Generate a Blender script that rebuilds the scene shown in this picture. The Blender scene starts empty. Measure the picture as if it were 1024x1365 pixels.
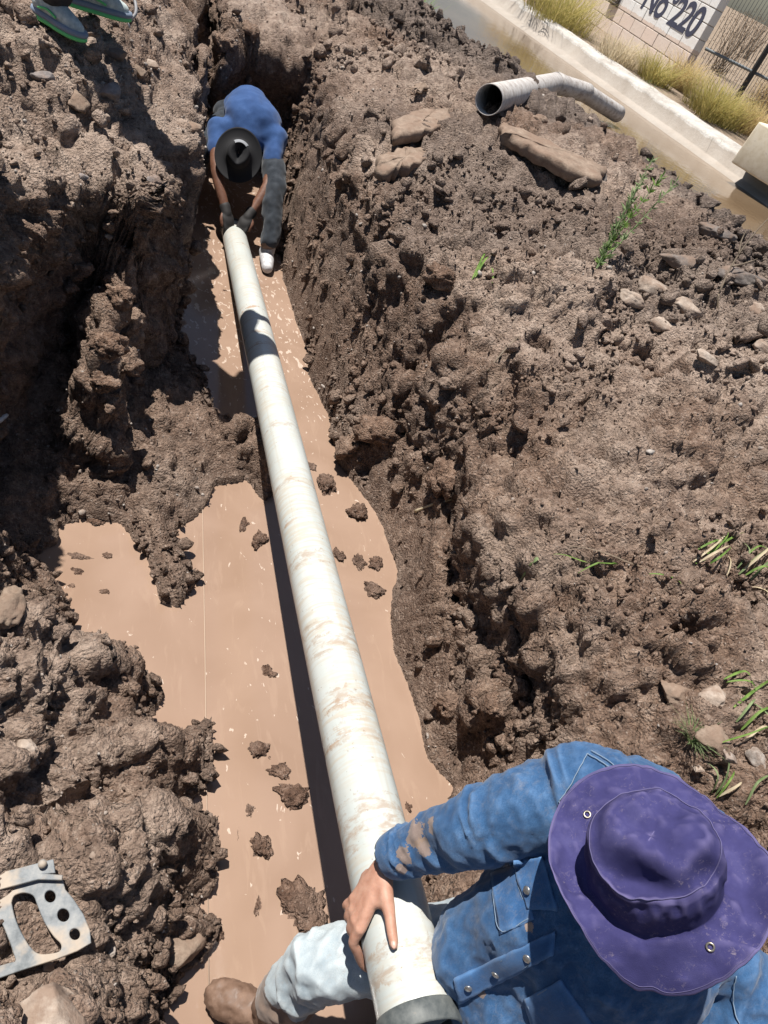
import bpy, bmesh, math, random
import numpy as np
from mathutils import Vector, Matrix, Quaternion
from mathutils.bvhtree import BVHTree

SC = bpy.context.scene
COL = SC.collection
rng = np.random.default_rng(7)
random.seed(7)

# ------------------------------------------------------------------ camera, sky, sun, exposure
CAM = np.array([0.0, 0.0, 2.356])
RW = np.array([[0.91874715, 0.12014542, 0.37612331],
               [-0.18217137, -0.7161549, 0.67374754],
               [0.35031023, -0.68752254, -0.63607822]])      # columns: right, down, forward
FPX = 986.0
cam_d = bpy.data.cameras.new('camera')
cam = bpy.data.objects.new('camera', cam_d)
COL.objects.link(cam)
cam_d.sensor_fit = 'VERTICAL'
cam_d.sensor_height = 36.0
cam_d.lens = 36.0 * FPX / 1365.0
cam_d.clip_start = 0.05
cam_d.clip_end = 500.0
m4 = Matrix.Identity(4)
for i in range(3):
    m4[i][0] = RW[i][0]; m4[i][1] = -RW[i][1]; m4[i][2] = -RW[i][2]; m4[i][3] = CAM[i]
cam.matrix_world = m4
SC.camera = cam

SUN = Vector((-0.29, 0.20, 1.0)).normalized()                # towards the sun
w = bpy.data.worlds.new('World'); SC.world = w; w.use_nodes = True
nt = w.node_tree
sky = nt.nodes.new('ShaderNodeTexSky'); sky.sky_type = 'NISHITA'; sky.sun_disc = False
sky.sun_elevation = math.asin(SUN.z); sky.sun_rotation = math.atan2(SUN.x, SUN.y)
nt.links.new(sky.outputs[0], nt.nodes['Background'].inputs[0])
nt.nodes['Background'].inputs[1].default_value = 0.05
sd_ = bpy.data.lights.new('sun', 'SUN'); sd_.energy = 5.0; sd_.angle = math.radians(0.53); sd_.color = (1.0, 0.955, 0.89)
sun = bpy.data.objects.new('sun', sd_); COL.objects.link(sun)
sun.rotation_euler = SUN.to_track_quat('Z', 'Y').to_euler()
SC.view_settings.view_transform = 'Standard'
SC.view_settings.look = 'None'
SC.view_settings.exposure = 0.54
SC.view_settings.gamma = 1.0
SC.cycles.max_bounces = 4; SC.cycles.diffuse_bounces = 1; SC.cycles.glossy_bounces = 2
SC.cycles.use_adaptive_sampling = True; SC.cycles.adaptive_threshold = 0.02

# ------------------------------------------------------------------ helpers
def pray(px, py):
    return RW @ np.array([(px - 512.0) / FPX, (py - 682.5) / FPX, 1.0])
def at(px, py, z=None, depth=None):
    """photo pixel -> world point, at height z or at a distance along the view axis"""
    v = pray(px, py)
    t = (z - CAM[2]) / v[2] if depth is None else depth
    return CAM + v * t
def V(a): return Vector((float(a[0]), float(a[1]), float(a[2])))

def h01(ix, iy, iz, seed):
    n = (ix.astype(np.uint32) * np.uint32(374761393) + iy.astype(np.uint32) * np.uint32(668265263)
         + iz.astype(np.uint32) * np.uint32(2246822519) + np.uint32(seed * 3266489917 & 0xffffffff))
    n = (n ^ (n >> np.uint32(13))) * np.uint32(1274126177)
    n = (n ^ (n >> np.uint32(15))) * np.uint32(2654435761)
    n ^= n >> np.uint32(16)
    return n.astype(np.float32) * np.float32(2.3283064e-10)
def vnoise(P, seed=0):
    P = np.asarray(P, np.float32); f = np.floor(P); i = f.astype(np.int64); t = P - f
    t = t * t * (3 - 2 * t); r = 0
    for dx in (0, 1):
        wx = t[:, 0] if dx else 1 - t[:, 0]
        for dy in (0, 1):
            wy = t[:, 1] if dy else 1 - t[:, 1]
            for dz in (0, 1):
                wz = t[:, 2] if dz else 1 - t[:, 2]
                r = r + wx * wy * wz * h01(i[:, 0] + dx, i[:, 1] + dy, i[:, 2] + dz, seed)
    return r * 2 - 1
def fbm(P, seed=0, octs=4, gain=0.5):
    r = 0; a = 1.0; P = np.asarray(P, np.float32)
    for o in range(octs):
        r = r + a * vnoise(P * (2.03 ** o), seed + o * 17); a *= gain
    return r
def domes(P, seed=0, sharp=0.5):
    """rounded lumps of uneven size, one per lattice cell"""
    P = np.asarray(P, np.float32); b = np.floor(P - 0.5).astype(np.int64)
    best = np.zeros(len(P), np.float32)
    for dx in (0, 1):
        for dy in (0, 1):
            for dz in (0, 1):
                ix = b[:, 0] + dx; iy = b[:, 1] + dy; iz = b[:, 2] + dz
                cx = ix + 0.5 + 0.62 * (h01(ix, iy, iz, seed) - 0.5)
                cy = iy + 0.5 + 0.62 * (h01(ix, iy, iz, seed + 1) - 0.5)
                cz = iz + 0.5 + 0.62 * (h01(ix, iy, iz, seed + 2) - 0.5)
                rr = 0.34 + 0.40 * h01(ix, iy, iz, seed + 3)
                ex = P[:, 0] - cx; ey = P[:, 1] - cy; ez = P[:, 2] - cz; tw = h01(ix, iy, iz, seed + 4) - .5
                pl = np.maximum(np.maximum(np.abs(ex + tw * ey), np.abs(ey - tw * ez + .25 * ex)), np.maximum(np.abs(ez + tw * ex), .72 * np.abs(ex - ey + ez * tw * 2)))
                d2 = (.35 * (ex * ex + ey * ey + ez * ez) + .75 * pl * pl) / (rr * rr)
                best = np.maximum(best, (rr / 0.74) * np.maximum(0, 1 - d2) ** sharp)
    return best
def sstep(a, b, x):
    t = np.clip((x - a) / (b - a), 0, 1); return t * t * (3 - 2 * t)

def new_mesh(name, verts, faces, smooth=True):
    """faces: (n,3) or (n,4) int array"""
    verts = np.asarray(verts, np.float32); faces = np.asarray(faces, np.int32)
    k = faces.shape[1]; me = bpy.data.meshes.new(name)
    me.vertices.add(len(verts)); me.vertices.foreach_set('co', verts.ravel())
    me.loops.add(faces.size); me.loops.foreach_set('vertex_index', faces.ravel())
    me.polygons.add(len(faces)); me.polygons.foreach_set('loop_start', np.arange(0, faces.size, k, dtype=np.int32))
    if smooth: me.polygons.foreach_set('use_smooth', np.ones(len(faces), bool))
    me.update(calc_edges=True); me.validate()
    return me
def link(name, me, mat=None, parent=None, loc=None, rot=None, scale=None):
    o = bpy.data.objects.new(name, me); COL.objects.link(o)
    if mat is not None and me is not None:
        if not me.materials: me.materials.append(mat)
    if parent is not None: o.parent = parent
    if loc is not None: o.location = V(loc)
    if rot is not None: o.rotation_euler = rot
    if scale is not None: o.scale = scale if hasattr(scale, '__len__') else (scale,) * 3
    return o
def tag(o, label=None, cat=None, group=None, kind=None):
    if label: o['label'] = label
    if cat: o['category'] = cat
    if group: o['group'] = group
    if kind: o['kind'] = kind
    return o
def empty(name, loc=(0, 0, 0), rot=None):
    o = bpy.data.objects.new(name, None); COL.objects.link(o); o.location = V(loc); o.empty_display_size = 0.1
    if rot is not None: o.rotation_euler = rot
    return o
def grid_faces(nr, nc, wrap=False):
    i = np.arange(nr - 1)[:, None] * nc; 
    j = np.arange(nc if wrap else nc - 1)[None, :]; j2 = (j + 1) % nc
    return np.stack([i + j, i + j2, i + nc + j2, i + nc + j], -1).reshape(-1, 4)
def bm_mesh(name, bm, smooth=False):
    me = bpy.data.meshes.new(name); bm.to_mesh(me); bm.free()
    if smooth: me.polygons.foreach_set('use_smooth', np.ones(len(me.polygons), bool))
    return me
def bm_box(bm, c, s, rot=None, bev=0.0):
    """box of size s centred at c"""
    r = bmesh.ops.create_cube(bm, size=1.0)
    vs = r['verts']
    for v in vs:
        p = Vector((v.co.x * s[0], v.co.y * s[1], v.co.z * s[2]))
        if rot is not None: p = rot @ p
        v.co = p + V(c)
    if bev > 0:
        es = list({e for v in vs for e in v.link_edges})
        bmesh.ops.bevel(bm, geom=es, offset=bev, segments=2, affect='EDGES', profile=0.6)
def tube(path, rad, n=10, cap=True, squash=None):
    """verts, quads of a tube along a path with a radius per point; parallel-transport frame"""
    path = np.asarray(path, float); m = len(path)
    rad = np.full(m, rad) if np.isscalar(rad) else np.asarray(rad, float)
    T = np.gradient(path, axis=0); T /= np.linalg.norm(T, axis=1)[:, None] + 1e-9
    a = np.array([0, 0, 1.0]) if abs(T[0][2]) < 0.9 else np.array([1.0, 0, 0])
    N = np.cross(T[0], a); N /= np.linalg.norm(N); vs = []
    ang = np.linspace(0, 2 * np.pi, n, endpoint=False)
    for k in range(m):
        N = N - T[k] * (N @ T[k]); N /= np.linalg.norm(N) + 1e-9
        B = np.cross(T[k], N); sq = 1.0 if squash is None else squash
        vs.append(path[k] + rad[k] * (np.cos(ang)[:, None] * N + sq * np.sin(ang)[:, None] * B))
    vs = np.concatenate(vs); F = grid_faces(m, n, wrap=True)
    if cap:
        vs = np.concatenate([vs, path[:1], path[-1:]]); c0 = m * n; c1 = c0 + 1
        j = np.arange(n); j2 = (j + 1) % n
        F = np.concatenate([F, np.stack([j2, j, np.full(n, c0), np.full(n, c0)], 1),
                            np.stack([(m - 1) * n + j, (m - 1) * n + j2, np.full(n, c1), np.full(n, c1)], 1)])
    return vs, F
def quads_mesh(name, vs, F, smooth=True):
    """mesh from quads where a repeated index marks a triangle"""
    bm = bmesh.new(); bv = [bm.verts.new(v) for v in vs]
    for f in F:
        idx = list(dict.fromkeys(int(i) for i in f))
        if len(idx) >= 3:
            try: bm.faces.new([bv[i] for i in idx])
            except ValueError: pass
    return bm_mesh(name, bm, smooth)
def catmull(pts, n):
    """smooth curve through points"""
    P = np.asarray(pts, float); m = len(P); t = np.linspace(0, m - 1, n); out = []
    for u in t:
        i = min(int(u), m - 2); f = u - i
        p0 = P[max(i - 1, 0)]; p1 = P[i]; p2 = P[i + 1]; p3 = P[min(i + 2, m - 1)]
        out.append(0.5 * ((2 * p1) + (p2 - p0) * f + (2 * p0 - 5 * p1 + 4 * p2 - p3) * f * f + (3 * p1 - p0 - 3 * p2 + p3) * f ** 3))
    return np.array(out)

# ------------------------------------------------------------------ materials
class NB:
    def __init__(s, name):
        s.m = bpy.data.materials.new(name); s.m.use_nodes = True; s.t = s.m.node_tree
        s.b = s.t.nodes['Principled BSDF']; s.out = s.t.nodes['Material Output']; s._co = None
    def n(s, typ, **kw):
        x = s.t.nodes.new(typ)
        for k, v in kw.items(): setattr(x, k, v)
        return x
    def l(s, a, b): s.t.links.new(a, b)
    def co(s, scale=1.0, kind='Object'):
        tc = s.n('ShaderNodeTexCoord'); mp = s.n('ShaderNodeMapping')
        mp.inputs['Scale'].default_value = scale if hasattr(scale, '__len__') else (scale,) * 3
        s.l(tc.outputs[kind], mp.inputs[0]); return mp.outputs[0]
    def geo(s, scale=1.0):
        g = s.n('ShaderNodeNewGeometry'); mp = s.n('ShaderNodeMapping')
        mp.inputs['Scale'].default_value = scale if hasattr(scale, '__len__') else (scale,) * 3
        s.l(g.outputs['Position'], mp.inputs[0]); return mp.outputs[0]
    def noise(s, vec, scale, detail=4, rough=0.6, dist=0.0):
        x = s.n('ShaderNodeTexNoise'); x.inputs['Scale'].default_value = scale; x.inputs['Detail'].default_value = detail
        x.inputs['Roughness'].default_value = rough; x.inputs['Distortion'].default_value = dist
        s.l(vec, x.inputs['Vector']); return x.outputs['Fac']
    def voro(s, vec, scale, feature='F1', out='Distance', rnd=1.0):
        x = s.n('ShaderNodeTexVoronoi', feature=feature); x.inputs['Scale'].default_value = scale
        x.inputs['Randomness'].default_value = rnd
        s.l(vec, x.inputs['Vector']); return x.outputs[out]
    def ramp(s, fac, stops, interp='LINEAR'):
        x = s.n('ShaderNodeValToRGB'); x.color_ramp.interpolation = interp; e = x.color_ramp.elements
        while len(e) < len(stops): e.new(0.5)
        for k, (p, c) in enumerate(stops):
            e[k].position = p; e[k].color = (*c, 1) if hasattr(c, '__len__') else (c, c, c, 1)
        s.l(fac, x.inputs[0]); return x.outputs[0]
    def mix(s, fac, a, b, typ='MIX'):
        x = s.n('ShaderNodeMix', data_type='RGBA', blend_type=typ)
        for sock, v in ((x.inputs[0], fac), (x.inputs[6], a), (x.inputs[7], b)):
            if hasattr(v, 'is_linked') or hasattr(v, 'links'): s.l(v, sock)
            elif hasattr(v, '__len__'): sock.default_value = (*v, 1)
            else: sock.default_value = v
        return x.outputs[2]
    def math(s, op, a, b=None, clamp=False):
        x = s.n('ShaderNodeMath', operation=op, use_clamp=clamp)
        for sock, v in ((x.inputs[0], a), (x.inputs[1], b)):
            if v is None: continue
            if hasattr(v, 'links'): s.l(v, sock)
            else: sock.default_value = v
        return x.outputs[0]
    def attr(s, name, out='Fac'):
        x = s.n('ShaderNodeAttribute', attribute_name=name); return x.outputs[out]
    def bump(s, h, strength=0.5, dist=0.01, prev=None):
        x = s.n('ShaderNodeBump'); x.inputs['Strength'].default_value = strength; x.inputs['Distance'].default_value = dist
        s.l(h, x.inputs['Height'])
        if prev is not None: s.l(prev, x.inputs['Normal'])
        return x.outputs[0]
    def set(s, **kw):
        names = dict(col='Base Color', rough='Roughness', metal='Metallic', normal='Normal', spec='Specular IOR Level',
                     alpha='Alpha', sss='Subsurface Weight', coat='Coat Weight', sheen='Sheen Weight', trans='Transmission Weight')
        for k, v in kw.items():
            sock = s.b.inputs[names[k]]
            if hasattr(v, 'links'): s.l(v, sock)
            elif hasattr(v, '__len__'): sock.default_value = (*v, 1)
            else: sock.default_value = v
        return s.m
# ------------------------------------------------------------------ the dug ground
SHORE_PX = [(215, 1420), (215, 1365), (222, 1330), (252, 1292), (282, 1262), (290, 1232), (250, 1215), (284, 1185), (286, 1095), (246, 1076),
            (282, 1040), (279, 962), (240, 978), (196, 964), (216, 930), (190, 892), (112, 868), (86, 846), (90, 815), (82, 790),
            (54, 752), (40, 745), (76, 724), (76, 702), (112, 690), (160, 696), (196, 742), (214, 800), (236, 808), (266, 772),
            (234, 742), (231, 708), (270, 682), (284, 646), (330, 640), (352, 668), (372, 650), (352, 592), (326, 574), (286, 556), (262, 500),
            (236, 440), (244, 380), (250, 330), (258, 292), (264, 235), (310, 218), (358, 232), (374, 300),
            (378, 372), (396, 430), (411, 470), (412, 500), (440, 556), (450, 616), (492, 668), (510, 700), (531, 760), (523, 800), (525, 868),
            (545, 915), (561, 960), (570, 1010), (606, 1050)]
SHORE = np.array([at(x, y, 0.0)[:2] for x, y in SHORE_PX] + [(1.30, .88), (1.12, .74), (1.0, .62), (.97, .3), (.97, -1.2), (.3, -1.2)])
PLATEAU = np.array([(.30, 60), (.26, 8), (.25, 6.2), (.27, 4.9), (.31, 4.3), (.30, 3.9), (.23, 3.6), (.17, 3.28), (.06, 3.12), (-.04, 3.30), (-.20, 3.20),
                    (-.34, 3.02), (-.43, 2.75), (-.46, 2.3), (-.46, 1.85), (-.44, 1.5), (-.45, 0.9), (-.5, 0.2), (-.45, -1), (-.45, -8), (-80, -8), (-80, 60)])
def poly_sd(X, Y, poly):
    """distance to a closed polygon, positive inside"""
    n = len(poly); best = np.full(X.shape, 1e9, np.float32); ins = np.zeros(X.shape, bool)
    for k in range(n):
        ax, ay = poly[k]; bx, by = poly[(k + 1) % n]; ex, ey = bx - ax, by - ay
        t = np.clip(((X - ax) * ex + (Y - ay) * ey) / (ex * ex + ey * ey + 1e-12), 0, 1)
        best = np.minimum(best, (X - ax - t * ex) ** 2 + (Y - ay - t * ey) ** 2)
        if ay != by:
            c = ((ay > Y) != (by > Y)) & (X < ex * (Y - ay) / (ey) + ax); ins ^= c
    return np.where(ins, 1, -1) * np.sqrt(best)
RP = [  # Y station, distance from the water, height
    (-1.0, [0, .10, .25, .5, 1.0, 2.0, 6], [0, .30, .52, .78, .98, 1.05, 1.05]),
    (0.45, [0, .06, .12, .35, .55, .9, 2.0, 6], [0, .28, .40, .43, .70, .95, 1.06, 1.08]),
    (1.05, [0, .06, .15, .185, .20, .235, .5, 1.0, 2.0, 6], [0, .15, .33, .34, .06, .66, .86, 1.0, 1.1, 1.1]),
    (1.60, [0, .05, .11, .135, .15, .185, .45, 1.0, 2.0, 3, 6], [0, .15, .32, .33, .05, .64, .87, 1.03, 1.12, 1.2, 1.2]),
    (2.15, [0, .05, .09, .11, .125, .16, .45, 1.0, 1.9, 3, 6], [0, .15, .30, .30, .12, .58, .88, 1.06, 1.18, 1.25, 1.2]),
    (2.80, [0, .05, .11, .17, .24, .50, 1.0, 1.9, 2.6, 6], [0, .20, .36, .62, .82, .95, 1.10, 1.25, 1.3, 1.2]),
    (4.00, [0, .04, .10, .17, .28, .50, 1.0, 1.7, 2.2, 6], [0, .38, .74, .90, .98, 1.06, 1.2, 1.34, 1.36, 1.2]),
    (5.00, [0, .04, .10, .17, .28, .50, 1.0, 1.7, 2.2, 6], [0, .42, .82, .95, 1.02, 1.10, 1.24, 1.38, 1.38, 1.2]),
    (6.20, [0, .06, .14, .28, .50, 1.0, 1.7, 2.2, 6], [0, .55, .93, 1.02, 1.10, 1.25, 1.38, 1.38, 1.2]),
    (9.0, [0, .2, .6, 1.5, 2.4, 6], [0, .9, 1.0, 1.15, 1.35, 1.2])]
QN = (0.93, 0.3676)                       # across the canal
def qof(X, Y): return QN[0] * X + QN[1] * Y
def base_h(X, Y):
    sd = poly_sd(X, Y, SHORE); s = np.maximum(-sd, 0)
    P3 = np.stack([X.ravel(), Y.ravel(), np.zeros(X.size)], 1)
    wob = fbm(P3 * 2.2, 5, 3).reshape(X.shape)
    s2 = np.maximum(s * (1 + 0.25 * wob), 0)
    H = np.zeros(X.shape, np.float32)
    ys = [r[0] for r in RP]
    for k, (y0, S, Z) in enumerate(RP):
        yc = np.clip(Y, ys[0], ys[-1]); wgt = np.zeros(X.shape, np.float32)
        if k > 0: wgt = np.where((yc > ys[k - 1]) & (yc <= y0), (yc - ys[k - 1]) / (y0 - ys[k - 1]), wgt)
        if k < len(RP) - 1: wgt = np.where((yc >= y0) & (yc < ys[k + 1]), (ys[k + 1] - yc) / (ys[k + 1] - y0), wgt)
        if k == len(RP) - 1: wgt = np.where(yc >= y0, 1.0, wgt)
        H += wgt * np.interp(s2, S, Z)
    q = qof(X, Y)
    H = np.minimum(H, 1.40 - 0.75 * sstep(4.85, 6.05, q + 0.2 * wob) + 0.0 * X)
    # left side
    pd = poly_sd(X, Y, PLATEAU); pdw = pd + 0.07 * wob + 0.03 * fbm(P3 * 7, 9, 2).reshape(X.shape)
    nearL = np.interp(s2, [0, .06, .16, .3, .5, .9], [0, .09, .22, .40, .52, .60])
    nearL = nearL + 0.10 * fbm(P3 * 3.1, 21, 2).reshape(X.shape) * sstep(.05, .3, s)
    bay = np.interp(s2, [0, .08, .25, .5, .9], [0, .06, .12, .18, .22])
    tb = sstep(1.75, 2.05, Y)
    low = nearL * (1 - tb) + bay * tb
    plat = np.interp(pdw, [-.22, -.11, -.07, -.03, .02, .10, .5], [0, .08, .48, .84, .95, 1.0, 1.02])
    plat = plat + .30 * sstep(.12, .60, pd) * sstep(1.9, 2.7, Y) * (1 - sstep(6.5, 9, Y))
    plat = plat + .48 * sstep(-.02, .12, pd) * sstep(1.55, 1.85, Y) * (1 - sstep(2.65, 3.1, Y)) * (1 - sstep(-.46, -.38, X))  # unseen ridge left of view, raised so its shade falls across the bay
    wall = np.interp(s2, [0, .03, .07, .12, .22, .5], [0, .40, .78, .92, .98, 1.0])
    L = np.maximum(low, plat * sstep(0.0, 0.06, s + 0.0))
    # a cut terrace in the face of the left bank and a pillar of lit clods below it
    ter = np.interp(poly_sd(X, Y, np.array([(-.10, 2.50), (.09, 2.44), (.12, 3.2), (-.08, 3.3)])), [-.10, -.02, .03, .1], [0, .16, .42, .56])
    L = np.maximum(L, ter * sstep(0, .05, s))
    m = sstep(0.55, 0.95, X)                       # left model -> right model
    m = np.where(Y > 5.2, np.maximum(m, sstep(5.2, 5.6, Y) * sstep(.25, .38, X)), m)
    h = L * (1 - m) + H * m
    # narrow slot the trench runs on in, behind the far worker
    slot = np.abs(X - (0.42 + 0.03 * (Y - 6)))
    h = h - 0.55 * (1 - sstep(.05, .13, slot)) * sstep(5.9, 6.1, Y) * (1 - sstep(7.8, 8.4, Y))
    fp = at(20, 1245, .42); fl = np.exp(-(((X - fp[0]) / .20) ** 2 + ((Y - fp[1]) / .16) ** 2) ** 2)
    h = h * (1 - fl) + (.40 + .25 * (Y - fp[1]) - .1 * (X - fp[0])) * fl
    # hollows in the right face
    for (hx, hy, hz), rx, ry, dp in HOLLOWS:
        g = ((X - hx) / rx) ** 2 + ((Y - hy) / ry) ** 2
        h = np.where(sd < 0, np.maximum(h - dp * np.exp(-g * g), .03), h)
    h = h + 0.045 * wob * sstep(.25, .8, s)
    return np.where(sd > 0, -0.02 - 0.3 * np.minimum(sd, .2), h), sd, pd
def hollow(px, py, z, r, dp): 
    p = at(px, py, z); return ((p[0], p[1], z), r, r * 1.2, dp)
HOLLOWS = [hollow(515, 615, .42, .085, .45), hollow(492, 640, .30, .07, .3), hollow(618, 990, .28, .075, .32), hollow(640, 965, .3, .05, .3), hollow(612, 395, .98, .10, .30), hollow(570, 450, .9, .05, .2), hollow(535, 520, .75, .055, .24), hollow(545, 575, .6, .045, .25), hollow(880, 510, 1.05, .07, .16), hollow(740, 430, 1.1, .06, .18), hollow(930, 830, .95, .04, .1), hollow(885, 950, .95, .035, .12), hollow(600, 420, .95, .05, .2),
           hollow(860, 500, 1.05, .12, .12), hollow(340, 85, .95, .12, .0)]

NR, NC = 860, 720
# rows: denser close to the camera and on the face of the left bank
yy = np.linspace(-6, 60, 66001)
dens = 1.0 / (0.55 + np.abs(yy - 0.1)) ** 0.95 * (1 + 1.0 * np.exp(-((yy - 3.15) / .3) ** 2) + 1.6 * np.exp(-((yy - 2.46) / .10) ** 2) + 1.8 * np.exp(-((yy - 6.45) / .3) ** 2)) * np.where(yy < 0, .35, 1) * np.where(yy > 9, .15, 1)
cy = np.cumsum(dens); cy = (cy - cy[0]) / (cy[-1] - cy[0])
ROWS = np.interp(np.linspace(0, 1, NR), cy, yy)
NS = 1500
us = np.linspace(0, 1, NS)
XE = np.minimum((6.75 - QN[1] * ROWS) / QN[0], 9.0)
XE = np.maximum(XE, -15.0)
# coarse x sample for each row: fine between -1.2 and 4, stretched outside
xs_u = np.interp(us, [0, .05, .12, .93, 1.0], [-45, -4, -1.3, 3.6, 9.0])
XX = np.minimum(np.repeat(xs_u[None, :], NR, 0), XE[:, None]) + us[None, :] * 1e-4
YY = np.repeat(ROWS[:, None], NS, 1)
HH, SDD, PDD = base_h(XX.astype(np.float32), YY.astype(np.float32))
dist = np.sqrt(XX ** 2 + YY ** 2 + (2.36 - HH) ** 2)
GX = np.zeros((NR, NC), np.float32)
ds = np.sqrt(np.diff(XX, axis=1) ** 2 + np.minimum(np.abs(np.diff(HH, axis=1)), .2) ** 2)
cosx = np.abs(XX[:, 1:]) 
wt = 1.0 / (0.6 + dist[:, 1:]) ** 1.3 * np.where((XX[:, 1:] < -1.2), .35, 1.0) * np.where(SDD[:, 1:] > .06, .3, 1.0)
cum = np.cumsum(ds * wt, axis=1)
# smooth the sampling from row to row
cum = cum / cum[:, -1:]
ker = np.exp(-0.5 * (np.arange(-12, 13) / 5.0) ** 2); ker /= ker.sum()
pad = np.pad(cum, ((12, 12), (0, 0)), mode='edge')
cum = sum(ker[k] * pad[k:k + NR] for k in range(25))
tgt = np.linspace(0, 1, NC)
for r in range(NR):
    c = np.concatenate([[0], cum[r]]); GX[r] = np.interp(tgt, c / c[-1], XX[r])
GY = np.repeat(ROWS[:, None], NC, 1).astype(np.float32)
GH, GSD, GPD = base_h(GX, GY)
P = np.stack([GX, GY, GH], -1)
def grid_normals(P):
    tu = np.gradient(P, axis=1); tv = np.gradient(P, axis=0)
    n = np.cross(tu, tv); return n / (np.linalg.norm(n, axis=-1, keepdims=True) + 1e-12)
N0 = grid_normals(P)
for _ in range(2):
    N0 = (N0 + np.roll(N0, 1, 0) + np.roll(N0, -1, 0) + np.roll(N0, 1, 1) + np.roll(N0, -1, 1)); N0 /= np.linalg.norm(N0, axis=-1, keepdims=True) + 1e-9
Pf = P.reshape(-1, 3); Nf = N0.reshape(-1, 3); sdf = GSD.reshape(-1); pdf = GPD.reshape(-1)
land = sstep(0.0, 0.15, -sdf)
rgt = sstep(.7, 1.0, Pf[:, 0])
big = fbm(Pf * 1.3, 40, 2)
roughm = np.clip(0.62 + 0.55 * fbm(Pf * 2.6, 33, 3), 0.12, 1.25)
# shovel-smeared face: right wall in the far half
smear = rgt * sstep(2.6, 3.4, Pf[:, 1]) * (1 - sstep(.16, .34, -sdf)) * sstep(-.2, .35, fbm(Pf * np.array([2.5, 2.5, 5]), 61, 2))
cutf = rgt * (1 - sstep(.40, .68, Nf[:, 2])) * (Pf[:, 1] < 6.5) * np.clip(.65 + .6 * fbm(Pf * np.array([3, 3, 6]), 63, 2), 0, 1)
smear = np.maximum(smear, .9 * cutf)                                  # darker clay tone on the steep right faces
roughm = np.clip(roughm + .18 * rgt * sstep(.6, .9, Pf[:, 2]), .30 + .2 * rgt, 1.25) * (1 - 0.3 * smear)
heap = sstep(3.9, 4.7, qof(Pf[:, 0], Pf[:, 1]) + .3 * big)           # loose dark spoil at the crest
camd = np.linalg.norm(Pf - CAM, axis=1)
wrp = Pf + 0.007 * np.stack([vnoise(Pf * 48, 73), vnoise(Pf * 48, 74), vnoise(Pf * 48, 75)], 1) + 0.02 * np.stack([vnoise(Pf * 14, 70), vnoise(Pf * 14, 71), vnoise(Pf * 14, 72)], 1)
D = (0.060 * (domes(wrp / 0.17, 100) - .35) * (0.55 + 0.6 * roughm)
     + 0.052 * domes(wrp / 0.085, 110, .42) * roughm
     + 0.037 * domes(wrp / 0.045, 120, .38) * (0.3 + 0.8 * roughm) * (1 - .6 * sstep(3.2, 5.2, camd))
     + 0.020 * domes(wrp / 0.023, 130, .45) * (0.4 + 0.7 * roughm) * (1 - sstep(2.4, 3.8, camd))
     + 0.022 * (0.35 - np.abs(fbm(Pf * 13, 140, 4, .6))) * (0.4 + 0.7 * roughm)
     + 0.004 * fbm(Pf * 60, 145, 2))
D += heap * 0.022 * domes(wrp / 0.08, 150)
# horizontal erosion on the steep left face
D += 0.03 * (1 - rgt) * sstep(2.3, 2.8, Pf[:, 1]) * np.abs(Nf[:, 2] < .6) * fbm(Pf * np.array([3, 3, 14]), 160, 3)
fp = at(20, 1245, .42); D *= 1 - .75 * np.exp(-(((Pf[:, 0] - fp[0]) / .20) ** 2 + ((Pf[:, 1] - fp[1]) / .16) ** 2) ** 2)
D *= (0.25 + 0.75 * land)
D = np.where(sdf > 0.0, D * .5 - .02 * sstep(0, .05, sdf), D)
Pd = Pf + Nf * D[:, None]
# undercut lip along the crack in the right bank, where the slumped strip has parted from it
lipm = rgt * sstep(.8, 1.0, Pf[:, 1]) * (1 - sstep(2.2, 2.6, Pf[:, 1])) * sstep(.40, .62, Pf[:, 2]) * (1 - sstep(.2, .55, -sdf))
Pd[:, 0] -= .085 * lipm * (1 + .4 * big)
# undercut rim of the left bank
lipl = (1 - rgt) * sstep(2.6, 3.0, Pf[:, 1]) * (1 - sstep(5.6, 6.0, Pf[:, 1])) * sstep(.70, .95, Pf[:, 2]) * (1 - sstep(.0, .2, pdf))
Pd[:, 0] += .025 * lipl * np.clip(.5 + big, 0, 1.3); Pd[:, 1] -= .09 * lipl * (Pf[:, 0] < .12)
lipe = sstep(5.9, 6.2, Pf[:, 1]) * (1 - sstep(6.7, 7.1, Pf[:, 1])) * sstep(.2, .35, Pf[:, 0]) * (1 - sstep(1.15, 1.35, Pf[:, 0])) * sstep(.45, .85, Pf[:, 2])
Pd[:, 1] -= .20 * lipe * (1 + .5 * big)
ground_me = new_mesh('ground', Pd, grid_faces(NR, NC), smooth=False)
def set_attr(me, name, vals):
    a = me.attributes.new(name, 'FLOAT', 'POINT'); a.data.foreach_set('value', np.asarray(vals, np.float32))
zz = Pd[:, 2]
wet = np.clip(.40 * (1 - sstep(.0, .15, zz + .05 * big)) + .6 * (1 - sstep(.01, .05, zz)), 0, 1)
set_attr(ground_me, 'wet', wet)
set_attr(ground_me, 'heap', np.clip(heap * sstep(-1.1, -.1, big) + .6 * rgt * sstep(.15, .6, fbm(Pf * 1.1, 77, 3)), 0, 1))
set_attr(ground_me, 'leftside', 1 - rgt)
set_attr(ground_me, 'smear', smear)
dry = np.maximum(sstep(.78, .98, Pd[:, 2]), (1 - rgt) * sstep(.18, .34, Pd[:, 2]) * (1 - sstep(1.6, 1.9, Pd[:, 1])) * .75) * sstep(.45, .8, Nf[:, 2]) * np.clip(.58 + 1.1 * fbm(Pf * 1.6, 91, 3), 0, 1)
set_attr(ground_me, 'dry', dry)

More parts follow.
